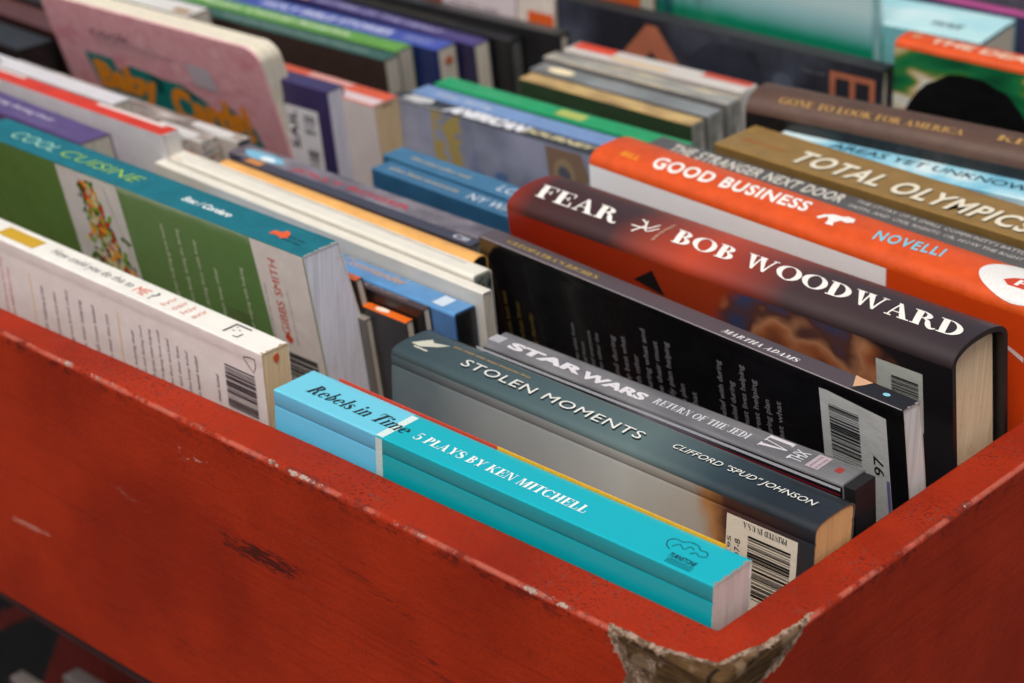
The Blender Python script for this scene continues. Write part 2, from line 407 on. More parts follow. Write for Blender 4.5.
    G['e'] = (_arc(.29, .31, .29, .31, 0, 315, .15)+_bar(.12, .33, .55, .38), .64)
    G['s'] = (_stroke([(.36, .45), (.28, .59), (.14, .57), (.08, .46), (.2, .34), (.34, .22), (.34, .08), (.2, .01), (.06, .08), (.05, .2)], [.04, .05, .08, .13, .16, .15, .11, .06, .05, .04]), .46)
    ar = lambda x: _stroke([(x, .44), (x+.08, .56), (x+.2, .6), (x+.27, .48), (x+.28, .3), (x+.28, 0)], [.04, .05, .08, .14, .15, .15])
    G['n'] = (_bar(.06, 0, .21, .62)+_sf(0, .1, .57)+ar(.2)+_sf(.0, .28, 0)+_sf(.36, .62, 0), .66)
    G['m'] = (_bar(.06, 0, .21, .62)+_sf(0, .1, .57)+ar(.2)+ar(.54)+_sf(.0, .28, 0)+_sf(.38, .6, 0)+_sf(.7, .96, 0), 1.0)
    return G
_G = None
def serif(txt, italic=False):
    global _G
    if _G is None: _G = _glyphs()
    x = 0; out = []
    for c in txt:
        if c == ' ': x += .34; continue
        g, w = _G.get(c) or _G[c.upper()]
        for q in g: out.append([(p[0]+x+(.25*p[1] if italic else 0), p[1]) for p in q])
        x += w+.005
    return out
def ell(cx, cy, rx, ry, n=20, jag=0, seed=0):
    r = random.Random(seed); return [(cx+rx*(1+jag*(r.random()-.5))*cos(2*pi*i/n), cy+ry*(1+jag*(r.random()-.5))*sin(2*pi*i/n)) for i in range(n)]
def rect(a, b, c, d): return [(a, c), (b, c), (b, d), (a, d)]
# ------------------------------------------------------------------ the bin
def paint(name, chips=True):
    s = N(name); x, y, z = s.xyz(); o = s.obj()
    red = s.mix(s.step(s.noise(o, 14, 4), .3, .7), lin((132, 34, 13)), lin((162, 46, 18)))
    # rubbed grime as fine specks, denser in patches
    gr_ = s.noise(o, 1500, 3, .6); red = s.mix(s.M('MULTIPLY', s.step(gr_, .45, .7), .3), red, lin((108, 26, 14))); br_ = s.noise(s.scaled(5, 5, 420), 1, 4, .6)
    red = s.mix(s.M('MULTIPLY', s.step(br_, .45, .75), .3), red, lin((120, 26, 12)))
    patch = s.M('MULTIPLY', s.step(s.noise(o, 26, 4, .6), .35, .72), s.M('ADD', .3, s.M('MULTIPLY', s.step(z, -3.0, -1.0), .7)))
    sp = s.noise(o, 620, 3, .6); sp2 = s.noise(o, 300, 3, .6)
    spk = s.M('MULTIPLY', s.step(sp, .54, .62), s.M('ADD', s.M('MULTIPLY', patch, .85), .06))
    red = s.mix(s.M('MULTIPLY', spk, .85), red, lin((70, 26, 24)))
    red = s.mix(s.M('MULTIPLY', s.step(sp2, .57, .66), s.M('MULTIPLY', patch, .6)), red, lin((110, 60, 50)))
    # scuffs: streaks running along the boards
    st = s.noise(s.scaled(9, 9, 330), 1, 5, .7); st2 = s.noise(s.scaled(60, 60, 900, rot=(0, rad(4), 0)), 1, 4, .75)
    pm = s.step(s.noise(o, 9, 3), .5, .75)
    red = s.mix(s.M('MULTIPLY', s.M('MULTIPLY', s.step(st2, .62, .7), pm), .45), red, lin((70, 28, 26)))
    red = s.mix(s.M('MULTIPLY', s.M('MULTIPLY', s.step(st, .66, .72), s.step(s.noise(o, 60, 4), .56, .66)), .5), red, lin((176, 120, 108)))
    def patchmark(cx, cz, rx, rz, ang, thr, col, f, sc=(90, 90, 1100)):
        nonlocal red
        dx = s.M('SUBTRACT', x, cx); dz = s.M('SUBTRACT', z, cz); c_, s_ = cos(rad(ang)), sin(rad(ang))
        a = s.M('ADD', s.M('MULTIPLY', dx, c_), s.M('MULTIPLY', dz, s_)); b = s.M('SUBTRACT', s.M('MULTIPLY', dz, c_), s.M('MULTIPLY', dx, s_))
        r = s.M('ADD', s.M('POWER', s.M('ABSOLUTE', s.M('DIVIDE', a, rx)), 2.0), s.M('POWER', s.M('ABSOLUTE', s.M('DIVIDE', b, rz)), 2.0))
        n = s.noise(s.scaled(*sc, rot=(0, rad(ang), 0)), 1, 5, .75)
        k = s.M('MULTIPLY', s.step(s.M('SUBTRACT', n, s.M('MULTIPLY', r, .16)), thr, thr+.05), s.M('LESS_THAN', y, -20.0))
        red = s.mix(s.M('MULTIPLY', k, f), red, lin(col))
    patchmark(-216, -49, 26, 6, 3, .40, (48, 22, 20), .85)
    patchmark(-108, -62, 40, 4, -22, .50, (60, 24, 20), .7)
    patchmark(-382, -101, 14, 1.6, 4, .36, (190, 140, 125), .45)
    patchmark(-258, -17, 24, 7, -8, .56, (190, 150, 140), .6, (160, 160, 300))
    patchmark(-300, -55, 30, 3, -12, .52, (150, 90, 80), .5)
    patchmark(-150, -36, 34, 4, -10, .50, (84, 26, 18), .6)
    patchmark(-335, -78, 40, 5, -6, .50, (92, 30, 20), .5)
    patchmark(-60, -48, 24, 3, -14, .52, (150, 96, 84), .4)
    patchmark(-290, -120, 60, 8, 2, .52, (80, 24, 16), .5)
    # chipped outer top edge showing primer
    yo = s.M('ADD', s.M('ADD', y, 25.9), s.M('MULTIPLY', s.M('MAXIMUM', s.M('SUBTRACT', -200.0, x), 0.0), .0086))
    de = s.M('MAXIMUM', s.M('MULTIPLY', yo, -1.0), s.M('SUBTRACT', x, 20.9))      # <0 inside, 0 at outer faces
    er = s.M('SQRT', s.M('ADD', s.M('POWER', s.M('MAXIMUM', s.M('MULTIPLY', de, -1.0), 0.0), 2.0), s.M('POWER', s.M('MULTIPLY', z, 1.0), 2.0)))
    n1 = s.noise(s.scaled(1, 1, 1), 55, 5, .7); n2 = s.noise(o, 300, 4, .7)
    chip = s.step(s.M('ADD', s.M('SUBTRACT', s.M('ADD', s.M('MULTIPLY', n1, .85), s.M('MULTIPLY', n2, .35)), s.M('MULTIPLY', er, .075)), s.M('ADD', s.M('MULTIPLY', s.step(s.noise(o, 11, 2), .45, .62), .055), s.M('MULTIPLY', s.step(x, -150.0, -260.0), .03))), .605, .65)
    grime = s.step(s.M('SUBTRACT', s.M('ADD', s.M('MULTIPLY', s.noise(s.scaled(1, 1, 1, off=(3, 1, 0)), 40, 5, .7), .8), s.M('MULTIPLY', n2, .4)), s.M('MULTIPLY', er, .045)), .50, .62)
    red = s.mix(s.M('MULTIPLY', grime, .6), red, lin((92, 40, 34)))
    rub_highlight = s.M('MULTIPLY', s.step(er, 2.2, .9), s.step(s.noise(s.scaled(1, 1, 1, off=(1, 9, 0)), 70, 5, .7), .40, .56)); red = s.mix(s.M('MULTIPLY', rub_highlight, .55), red, lin((196, 110, 92)))  # pinkish line: rubbed wear, with the rim's highlight painted into the colour
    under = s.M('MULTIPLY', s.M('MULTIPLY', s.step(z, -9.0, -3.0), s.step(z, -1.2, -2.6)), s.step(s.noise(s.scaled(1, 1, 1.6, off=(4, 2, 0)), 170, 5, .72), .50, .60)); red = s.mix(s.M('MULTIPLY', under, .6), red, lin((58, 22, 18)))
    primer = s.mix(s.step(n2, .4, .6), lin((110, 78, 70)), lin((168, 146, 134)))
    col = s.mix(chip, red, primer)
    rough = s.M('ADD', s.M('MULTIPLY', s.noise(o, 70, 4), .22), .42); h = s.M('ADD', s.M('ADD', s.M('MULTIPLY', s.noise(o, 260, 3, .5), .45), s.M('ADD', s.M('MULTIPLY', gr_, .12), s.M('MULTIPLY', br_, .35))), s.M('MULTIPLY', chip, -.8))
    if chips:
        # bare wood where the corner has been knocked
        jag = s.M('MULTIPLY', s.M('SUBTRACT', s.noise(s.scaled(1, 1, 1), 110, 5, .65), .5), 16.0)
        fr = s.M('ADD', s.M('ADD', s.M('ADD', x, 28.0), s.M('MULTIPLY', z, .55)), jag)
        sd = s.M('ADD', s.M('ADD', s.M('SUBTRACT', 27.0, y), s.M('MULTIPLY', z, 2.3)), jag)
        onside = s.M('GREATER_THAN', s.M('SUBTRACT', x, 20.6), s.M('MULTIPLY', s.M('ADD', y, 25.6), -1.0)); cd = s.M('MAXIMUM', s.M('SUBTRACT', 21.0, x), s.M('ADD', y, 26.0))
        reg = s.M('ADD', s.M('MULTIPLY', sd, onside), s.M('MULTIPLY', fr, s.M('SUBTRACT', 1.0, onside)))
        edge = s.M('ADD', s.M('MULTIPLY', s.M('ADD', de, s.M('ADD', 1.6, s.M('MAXIMUM', s.M('SUBTRACT', 8.0, s.M('MULTIPLY', cd, .26)), 0.0))), 3.0), s.M('MULTIPLY', jag, .9))
        m = s.M('MINIMUM', reg, edge)
        inner = s.step(s.M('ADD', m, s.M('ADD', s.M('MULTIPLY', s.M('SUBTRACT', n2, .5), 14.0), s.M('MULTIPLY', s.M('SUBTRACT', s.noise(s.scaled(1, 1, 1, off=(7, 0, 0)), 75, 4, .65), .5), 26.0))), 3.2, 5.2); outer = s.step(s.M('ADD', m, s.M('ADD', s.M('MULTIPLY', s.M('SUBTRACT', n2, .45), 9.0), s.M('MULTIPLY', s.M('SUBTRACT', s.noise(s.scaled(1, 1, 1, off=(2, 5, 0)), 48, 3, .6), .5), 22.0))), -2.6, -1.6)
        g = s.noise(s.scaled(40, 40, 520), 1, 5, .7); wood = s.ramp(g, [(.3, (26, 18, 10)), (.45, (62, 44, 26)), (.6, (90, 66, 38)), (.75, (118, 92, 60))])
        wood = s.mix(s.M('MULTIPLY', s.step(s.noise(o, 90, 4), .5, .62), .5), wood, lin((136, 112, 90)))
        seam = s.M('MULTIPLY', s.step(s.M('ABSOLUTE', s.M('SUBTRACT', s.M('ADD', x, s.M('MULTIPLY', jag, .08)), 15.5)), 1.3, .5), s.M('LESS_THAN', y, -20.0))
        wood = s.mix(s.M('MULTIPLY', seam, .9), wood, lin((22, 14, 10)))
        col = s.mix(outer, col, s.mix(s.step(n2, .42, .58), lin((96, 74, 58)), lin((156, 134, 116)))); col = s.mix(inner, col, wood)
        rough = s.M('ADD', rough, s.M('MULTIPLY', outer, .3)); h = s.M('ADD', h, s.M('ADD', s.M('MULTIPLY', outer, -1.2), s.M('MULTIPLY', s.M('MULTIPLY', g, inner), 1.6)))
    s.bump(h, .5, .0009); return s.done(col, rough, 0, spec=.12)
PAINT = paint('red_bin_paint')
def bevel(o, w, seg=3, ang=30):
    b = o.modifiers.new('bevel', 'BEVEL'); b.width = w*MM; b.segments = seg; b.limit_method = 'ANGLE'; b.angle_limit = rad(ang); b.harden_normals = False
    for p in o.data.polygons: p.use_smooth = True
    w_ = o.modifiers.new('wn', 'WEIGHTED_NORMAL'); w_.keep_sharp = True
bin_ = bpy.data.objects.new('book_bin', None); COL.objects.link(bin_); bin_.location = (0, 0, -155*MM)
tag(bin_, 'long red painted wooden bin with chipped edges and a bare knocked corner', 'book bin')
OX0, OX1, OY0, OY1 = -1330, 21, -26, 1000
def bz(v): return [(a, b, c+155) for a, b, c in v]
v = []; f = []
outer = [(-1330, -42), (-700, -32), (-387, -27.6), (-200, -26), (21, -26), (21, OY1), (-1330, OY1)]
inner = [(-1308, -26), (-700, -17), (-410, -11.2), (-200, -3.2), (0, 0), (0, OY1-24), (-1308, OY1-24)]
n = len(outer); v = [(a, b, z) for z in (0, -153) for ring in (outer, inner) for a, b in ring]
for i in range(n):
    j = (i+1) % n
    f += [[i, j, 2*n+j, 2*n+i][::-1], [n+i, n+j, 3*n+j, 3*n+i], [i, j, n+j, n+i], [2*n+i, 2*n+j, 3*n+j, 3*n+i][::-1]]
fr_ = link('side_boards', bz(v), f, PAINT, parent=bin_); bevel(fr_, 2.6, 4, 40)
for c in fr_.data.materials: pass
v = []; f = []; box(v, f, OX0+22, 0, 0, OY1-24, -152, FLOOR); link('floor_panel', bz(v), f, PAINT, parent=bin_)
# the object coordinates of the boards sit 155 above the rim plane: shift them back inside the material
for nd in PAINT.node_tree.nodes:
    if nd.type == 'SEPXYZ':
        lnk = nd.inputs[0].links[0]; src = lnk.from_socket; mp = PAINT.node_tree.nodes.new('ShaderNodeVectorMath'); mp.operation = 'SUBTRACT'
        mp.inputs[1].default_value = (0, 0, .155); PAINT.node_tree.links.new(src, mp.inputs[0]); PAINT.node_tree.links.new(mp.outputs[0], nd.inputs[0])

WHITE = (226, 224, 218)
PG, PGC, PGG, PGW = pages(), pages((222, 196, 150)), pages((190, 182, 168)), pages((216, 212, 208))
BLK = flat((20, 19, 20), .35, .3)

# ------------------------------------------------------------------ front row, right
b = Book('rebels', 'paperback_book', 'thin bright turquoise paperback, frontmost, lying against the bin wall by its bare corner')
tq = bands('turquoise_print', [(-228, (104, 194, 216)), (-168.5, (104, 194, 216)), (-168, (0, 168, 182)), (0, (0, 168, 182))], amp=0)
tqf = bands('turquoise_cover', [(-228, (92, 180, 214)), (-168.5, (92, 180, 214)), (-168, (0, 150, 160)), (0, (0, 150, 160))], amp=0)
c = b.cover(tq, tqf, flat((190, 70, 40)), cr=.5, crease=7.5, cd=.4, edge=flat(WHITE)); b.smooth(c)
b.block(pages((226, 206, 198)), right=.25, left=.3)
b.decal('s', [rect(-168.6, -164.8, .3, 21.6)], ink((206, 226, 222)), 'stripe'); b.decal('f', [rect(-168.6, -164.8, .6, 40)], ink((190, 214, 212)), 'stripe')
for x0, x1, cc in ((-213, -124, (206, 62, 30)), (-124, -12, (232, 172, 36))):
    v = []; f = []; box(v, f, x0, x1, 23.55, 24.1, -60, 1.1); b.mesh('back_cover_edge', v, f, ink(cc))
b.text('s', 'Rebels in Time', (-217, -160, 7.4, 15.2), ink((20, 40, 44)), 'italic', name='title', slope=0, shear=0, off=.2)
b.text('s', '5 PLAYS BY KEN MITCHELL', (-156, -67, 7.8, 13.4), ink((226, 240, 236)), 'serif', name='subtitle')
lg = []
for i in range(2):
    lg += _stroke([(-27, 9.5), (-29.5, 11), (-31, 14), (-29.5, 16.5), (-26, 16.5), (-24, 18.2), (-20, 18), (-18, 16.2), (-15, 16.4), (-13.5, 14), (-15.5, 12.5), (-18, 13.4), (-19.5, 11.6)] if i == 0 else [(-27.5, 11.5), (-26, 14.5), (-23, 12.6), (-22, 15.6), (-19.6, 14.6)], [.4]*13 if i == 0 else [.35]*5)
for k in range(3): lg.append(rect(-24+k*.2, -12.4+k*.2, 4.2-k*1.15, 4.6-k*1.15))
b.decal('s', lg, ink((10, 50, 60)), 'emblem'); b.text('s', 'TURNSTONE', (-25, -13, 5.4, 8.4), ink((10, 40, 50)), 'sans', .03, name='emblem_name')

b = Book('stolen', 'hardcover_book', 'grey green jacketed hardback with a price label, right behind the turquoise book')
sp = bands('jacket_spine', [(-223, (46, 62, 66)), (-150, (66, 86, 88)), (-90, (86, 104, 104)), (-50, (40, 56, 62)), (-25, (26, 34, 40)), (0, (30, 36, 42))], amp=10)
s = N('jacket_front'); x, y, z = s.xyz(); n = s.noise(s.obj(), 22, 4)
base = s.ramp(s.M('ADD', s.M('DIVIDE', s.M('ADD', x, 223.0), 223.0), s.M('MULTIPLY', s.M('SUBTRACT', n, .5), .25)), [(0, (74, 90, 96)), (.3, (126, 134, 134)), (.58, (160, 163, 160)), (.75, (148, 142, 132)), (.79, (150, 104, 62)), (.83, (66, 40, 38)), (1, (30, 38, 46))])
s.bump(s.noise(s.obj(), 60, 4), .3, .001); jf = s.done(base, .32, .35)
c = b.cover(sp, jf, bulge=1.4, cr=2.8, ct=.7, crease=9, cd=.5, pw=2.6, edge=flat((90, 84, 78))); b.smooth(c)
b.block(pages((226, 176, 116)), right=.4, left=3, gap=.15)
W = ink((220, 222, 214)); K = ink((14, 22, 26))
for d, m in (((.9, -.9), K), ((0, 0), W)):
    b.text('s', 'STOLEN MOMENTS', (-189+d[0], -91+d[0], 7.2+d[1], 13+d[1]), m, 'sans', 0, name='title', off=.1 if m is K else .2, cond=1.1)
    b.text('s', 'CLIFFORD "SPUD" JOHNSON', (-77.5+d[0]*.6, -9.5+d[0]*.6, 9.6+d[1]*.6, 14.6+d[1]*.6), m, 'sans', .0, shear=.9, name='author_name', off=.1 if m is K else .2)
b.decal('s', [[(-219, 8.5), (-213.5, 16.5), (-211, 14.5), (-203.5, 17), (-207, 12.5), (-213.5, 8.2)], rect(-216, -208, 6.6, 7.6)], ink((196, 196, 178)), 'emblem')
b.scribble('s', -202, -150, 17, 20, 1, ink((190, 150, 84)), rot=0, seed=77, h=.8)
lb = b.decal('f', [rect(-40.5, -7.2, 10.4, 62)], flat((222, 214, 196), .5), 'price_label', off=.25)
b.barcode('f', -30, -10, 16.5, 45, ink((18, 18, 20)), 'v', 5, parent=None)
b.text('f', 'PRINTED IN U.S.A.', (-33, -12, 11.2, 13.8), ink((30, 30, 34)), 'serif', rot=180, name='print_line', off=.35)
b.text('f', 'ISBN 0-88156-207-8', (-36.2, -33.6, 20, 58), ink((30, 30, 34)), 'sans', rot=90, name='label_number', off=.35); b.text('f', 'USA $21.95', (-39.6, -37.6, 20, 48), ink((30, 30, 34)), 'sans', rot=90, name='label_price', off=.35)
b.text('f', 'S', (-8.5, -2, 40, 50), ink((210, 196, 110)), 'serif', rot=90, name='letter', off=.5)

b = Book('tape', 'video_case', 'slim grey video case with blocky white lettering and black end, behind the grey green hardback', 'video case')
gs = art('grey_sleeve', [(0, (86, 86, 88)), (.5, (108, 107, 108)), (1, (124, 122, 122))], 26, (1, 3, 1), rough=.22, coat=.8)
rd = bands('sleeve_front', [(-189, (34, 26, 30)), (-120, (50, 34, 40)), (-95, (130, 120, 130)), (-70, (90, 84, 96)), (-50, (30, 28, 34)), (0, (24, 20, 24))], amp=14, coat=.8, rough=.2)
c = b.cover(gs, rd, bulge=0, cr=1.4, ct=1.0, edge=flat((140, 140, 140), .2, .6)); b.smooth(c)
o = b.block(flat((20, 20, 22), .55, 0), right=-5, left=1, gap=.1, name='plastic_shell'); bevel(o, 1.6)
b.decal('f', [rect(-188, -1, 2.2, 3.6)], ink((206, 206, 210), .2), 'sleeve_edge'); b.decal('f', [rect(-188, -1, 5.2, 5.9)], ink((130, 26, 40), .2), 'sleeve_stripe')
b.text('s', 'STAR', (-174.5, -134, 4.2, 10.2), ink((214, 210, 214)), 'sans', .05, name='title'); b.text('s', 'WARS', (-134, -100, 3.4, 9.6), ink((214, 210, 214)), 'sans', .05, name='title')

b.decal('s', [rect(-185.5, -179, 5, 11)], ink((170, 168, 172)), 'studio_mark'); b.decal('s', [rect(-183.4, -181.2, 6.5, 9.5)], ink((100, 98, 102)), 'studio_mark')
b.text('s', 'RETURN OF THE JEDI', (-96, -49, 5, 10), ink((206, 204, 208)), 'serif', name='subtitle')
b.text('s', 'VI', (-43, -31, 4.4, 14.4), ink((206, 200, 206)), 'serif', rot=90, name='episode_number')
b.text('s', 'THX', (-28.5, -22, 3.2, 12), ink((200, 198, 202)), 'sans', .02, rot=90, name='sound_mark'); b.decal('s', [rect(-19.5, -13.5, 3, 14)], ink((176, 160, 166)), 'format_mark'); b.scribble('s', -19, -14, 3.6, 13.4, 2, ink((90, 86, 90)), rot=90, seed=4)
b.decal('s', [rect(-8.4, -5.4, 6.5, 10.5)], ink((150, 50, 44)), 'red_mark')

b = Book('black', 'paperback_book', 'tall thin black paperback with a white barcode sticker and columns of white print')
bs = bands('black_spine', [(-238, (82, 72, 74)), (-30, (76, 66, 70)), (-27, (76, 66, 70)), (-26, (24, 22, 24)), (0, (22, 20, 22))], amp=0)
bf = flat((16, 15, 17), .22, .35)
c = b.cover(bs, bf, cr=.4, ct=.5, crease=6, cd=.12, edge=flat((190, 180, 176))); b.smooth(c)
b.block(PGW, right=.3, left=.3, splay=.02)
b.text('s', "CLEOPATRA'S RICHES", (-224, -168, 3.6, 7), ink((176, 150, 78)), 'serif', name='title')
b.text('s', 'MARTHA ADAMS', (-95.5, -56, 3.0, 6.4), ink((226, 222, 222)), 'serif', shear=.8, name='author_name')
b.decal('s', [[(-31.5, 11.3), (-26.5, 2.5), (-24, 6.5), (-22.5, 10.6)]], ink((206, 160, 126)), 'cover_corner'); b.decal('s', [ell(-12.8, 6.4, 1.6, 1.3)], ink((130, 196, 214)), 'dot')
b.decal('s', [rect(-237, -1, .05, .35)], ink((150, 142, 142)), 'worn_edge')
st = b.decal('f', [[(-42, 5.5), (-38, 5.2), (-8.8, 7.5), (-8.8, 66), (-42, 66)]], flat((206, 208, 204), .45), 'price_sticker', off=.2)
b.barcode('f', -37.5, -22.5, 11.5, 46, ink((16, 16, 18)), 'v', 8); b.text('f', '97', (-16.5, -11.5, 28.5, 38), ink((24, 24, 26)), 'sans', .01, rot=90, name='sticker_number', off=.3)
b.scribble('f', -40.6, -38.4, 14, 52, 1, ink((60, 60, 62)), seed=61, h=.7)
b.decal('f', [rect(-10.6, -9.0, 39, 62)], ink((120, 110, 160)), 'sticker_stripe', off=.3)
tx = ink((136, 134, 136))
b.scribble('f', -187, -167, 18, 60, 4, tx, seed=11, h=.55, ragged=.5); b.scribble('f', -163, -110, 14, 60, 8, tx, seed=12, h=.55, ragged=.5)
b.scribble('f', -100, -62, 10, 44, 6, tx, seed=13, h=.55, ragged=.4); b.scribble('f', -232, -208, 24, 60, 3, ink((120, 96, 40)), seed=14, h=.4, ragged=.5)

b = Book('fear', 'hardcover_book', 'thick dark brown and red hardback with a rounded spine and large white serif capitals')
s = N('fear_spine'); x, y, z = s.xyz(); n = s.noise(s.obj(), 16, 3)
gl = s.ramp(s.M('ADD', s.M('DIVIDE', s.M('ADD', x, 241.0), 241.0), s.M('MULTIPLY', s.M('SUBTRACT', n, .5), .10)), [(0, (120, 34, 16)), (.05, (62, 28, 24)), (.25, (56, 34, 34)), (.33, (128, 48, 30)), (.45, (172, 58, 28)), (.56, (130, 46, 30)), (.68, (58, 40, 40)), (1, (44, 34, 36))])
back_ = s.M('MULTIPLY', s.step(s.M('ADD', y, s.M('MULTIPLY', n, 6.0)), 36.0, 44.0), s.step(x, -60.0, -110.0))
gl = s.mix(back_, gl, lin((176, 58, 26))); s.bump(s.noise(s.obj(), 50, 4), .3, .001); fs = s.done(gl, .42, .08)
s = N('fear_front'); x, y, z = s.xyz(); n = s.noise(s.obj(), 45, 4); u = s.M('DIVIDE', s.M('ADD', x, 241.0), 241.0)
bg = s.ramp(u, [(0, (140, 32, 12)), (.28, (150, 42, 16)), (.5, (150, 52, 24)), (.68, (92, 46, 32)), (.82, (34, 28, 30)), (1, (22, 20, 24))])
pic = s.ramp(s.noise(s.scaled(1, 1, 1.2), 42, 2, .4, dist=.1), [(.28, (52, 64, 96)), (.42, (84, 52, 44)), (.5, (176, 120, 84)), (.58, (150, 84, 50)), (.7, (60, 40, 40))])
rr = s.M('ADD', s.M('POWER', s.M('DIVIDE', s.M('ADD', x, 72.0), 48.0), 2.0), s.M('POWER', s.M('DIVIDE', s.M('SUBTRACT', z, 166.0), 24.0), 2.0))
bg = s.mix(s.step(s.M('ADD', rr, s.M('MULTIPLY', n, .6)), 1.5, 1.05), bg, pic); s.bump(s.noise(s.obj(), 50, 4), .3, .001); ff = s.done(bg, .3, .35)
c = b.cover(fs, ff, flat((120, 34, 24)), bulge=5.4, cr=3.6, ct=2.6, pw=2.6, edge=flat((30, 26, 28), .4), seg=20); b.smooth(c)
b.block(pages((236, 208, 168)), right=4.5, left=4, gap=2.0, name='page_block')
WT = ink((236, 232, 224))
b.text('s', 'FEAR', (-229, -181, 8.4, 20), WT, 'serif', name='title', shear=-4.0, off=.2); b.text('s', 'BOB WOODWARD', (-150, -4, 9.6, 21.4), WT, 'serif', name='author_name', shear=-4, off=.2, slope=2)
b.decal('s', _stroke([(-171, 8), (-168, 15), (-173, 19)], [.9]*3)+_stroke([(-174, 12), (-166, 13), (-163, 19)], [.8]*3)+_stroke([(-170, 19), (-165, 11), (-161, 16)], [.7]*3), WT, 'emblem', off=.16)
b.text('s', 'TRUMP IN THE WHITE HOUSE', (-159, -157.4, 7, 24), ink((206, 170, 150)), 'serif', rot=90, name='subtitle', off=.16)
b.decal('f', [[(-165, 21.5), (-154, 13.5), (-148, 25)], ], ink((24, 18, 18)), 'cover_triangle')
b.decal('f', [rect(-36.5, -14, 16.5, 46)], flat((196, 200, 190), .5), 'price_label', off=.2); b.barcode('f', -29, -16, 22, 30, ink((20, 20, 20)), 'v', 6, n=12)

b = Book('good', 'hardcover_book', 'hardback in an orange and white jacket with a white oval at its spine end')
go = flat((208, 76, 12), .42, .08)
gf = bands('orange_white_front', [(-248, (232, 230, 228)), (-72.5, (232, 230, 228)), (-72, (200, 64, 14)), (0, (196, 62, 14))], amp=0)
c = b.cover(go, gf, bulge=3.5, cr=4.2, ct=2.4, pw=2.6, crease=0, edge=flat((214, 206, 200))); b.smooth(c)
b.block(PGW, right=4, left=4, gap=.6)
b.text('s', 'GOOD BUSINESS', (-212, -125, 5.6, 17), ink((238, 236, 228)), 'sans', .03, shear=-3, slope=6, cond=1.12, name='title', off=.15)
b.text('s', 'NOVELLI', (-86, -53, 8.5, 17.5), ink((110, 196, 214)), 'sans', .02, shear=-2, slope=4, cond=1.2, name='author_name', off=.15)
b.text('s', 'BILL', (-232, -221, 7, 11), ink((236, 160, 40)), 'sans', .01, name='first_name', off=.15)
b.decal('s', [[(-118, 11), (-116.5, 15), (-113.5, 18), (-109, 18.5), (-107, 20.5), (-103, 20), (-101.5, 16.5), (-104, 14), (-107, 14.5), (-108.5, 11), (-107, 8.5), (-111, 8), (-112, 12), (-114, 14), (-116, 10)]], ink((232, 230, 224)), 'figure_emblem', off=.15)
ov = b.decal('s', [[(p[0], p[1]) for p in ell(-10, 16.5, 24, 15.4, 40) if p[0] < -.5]+[]], ink((224, 222, 218)), 'white_oval', off=.15)
b.decal('s', [[(-21, 12), (-17, 9), (-4, 9.5), (-3, 15), (-13, 19), (-18, 16)]], ink((196, 60, 30)), 'oval_emblem', off=.22); b.text('s', 'H', (-15, -7, 10.5, 16), ink((232, 226, 220)), 'sans', .02, name='oval_letter', off=.3)
b.decal('f', [[(-26, 20), (-14, 22), (-2, 27), (-2, 29.5), (-12, 24.5), (-20, 24)]], ink((226, 206, 200)), 'torn_jacket_edge')

b = Book('str', 'paperback_book', 'charcoal grey paperback with pale condensed capitals, between the orange and the gold book')
c = b.cover(flat((84, 82, 80), .4, .1), flat((70, 68, 68)), cr=.6); b.smooth(c); b.block(PG, right=.3)
b.text('s', 'THE STRANGER NEXT DOOR', (-226, -126, 4, 14), ink((206, 202, 190)), 'sans', .02, shear=-1, cond=1.1, slope=2, name='title')
b.text('s', 'THE STORY OF A SMALL COMMUNITY’S BATTLE OVER SEX,', (-121, -10, 11.5, 15.3), ink((196, 192, 184)), 'sans', .0, name='subtitle'); b.text('s', 'FAITH, AND CIVIL RIGHTS; OR, HOW THE RIGHT DIVIDES US', (-121, -8, 5, 8.8), ink((196, 192, 184)), 'sans', .0, name='subtitle')

b = Book('tot', 'paperback_book', 'gold brown paperback with wide slanted white capitals on its spine')
c = b.cover(flat((136, 106, 52), .4, .15), flat((116, 90, 46)), cr=.7); b.smooth(c); b.block(PG, right=.3)
for d, m, of in ((.8, ink((40, 32, 18)), .1), (0, ink((222, 214, 190)), .2)):
    b.text('s', 'TOTAL OLYMPICS', (-171+d, -42+d, 6-d, 22-d), m, 'sans', .028, shear=1, cond=1.12, name='title', off=of)
b.text('s', 'JEREMY FUCHS', (-203, -178, 12, 16), ink((176, 92, 40)), 'sans', 0, name='author_name')

b = Book('unk', 'paperback_book', 'pale blue clouded paperback squeezed between the gold book and the brown book')
c = b.cover(art('cloud_print', [(0, (96, 168, 196)), (.45, (150, 206, 222)), (.7, (206, 228, 232)), (1, (226, 236, 236))], 30), art('cloud_cover', [(0, (96, 168, 196)), (1, (206, 228, 232))], 30), cr=.7); b.smooth(c); b.block(PG, right=.3)
b.text('s', 'AREAS YET UNKNOWN', (-172, -62, 9, 16), ink((20, 40, 54)), 'sans', .01, name='title', shear=.8)

b = Book('brown', 'hardcover_book', 'large dark brown hardback with small gold lettering, set askew behind the gold book')
c = b.cover(flat((84, 60, 48), .55, 0), flat((24, 20, 19), .35, .2), bulge=5, cr=4, ct=3, pw=2.6); b.smooth(c); b.block(PG, right=4, left=4, gap=1)
gd = ink((176, 138, 76)); b.text('s', 'GONE TO LOOK FOR AMERICA', (-206, -110, 3.6, 8.8), gd, 'serif', name='title', off=.2, slope=3.5); b.text('s', 'KEN', (-94, -70, 9.5, 15.5), gd, 'serif', name='author_name', off=.15)

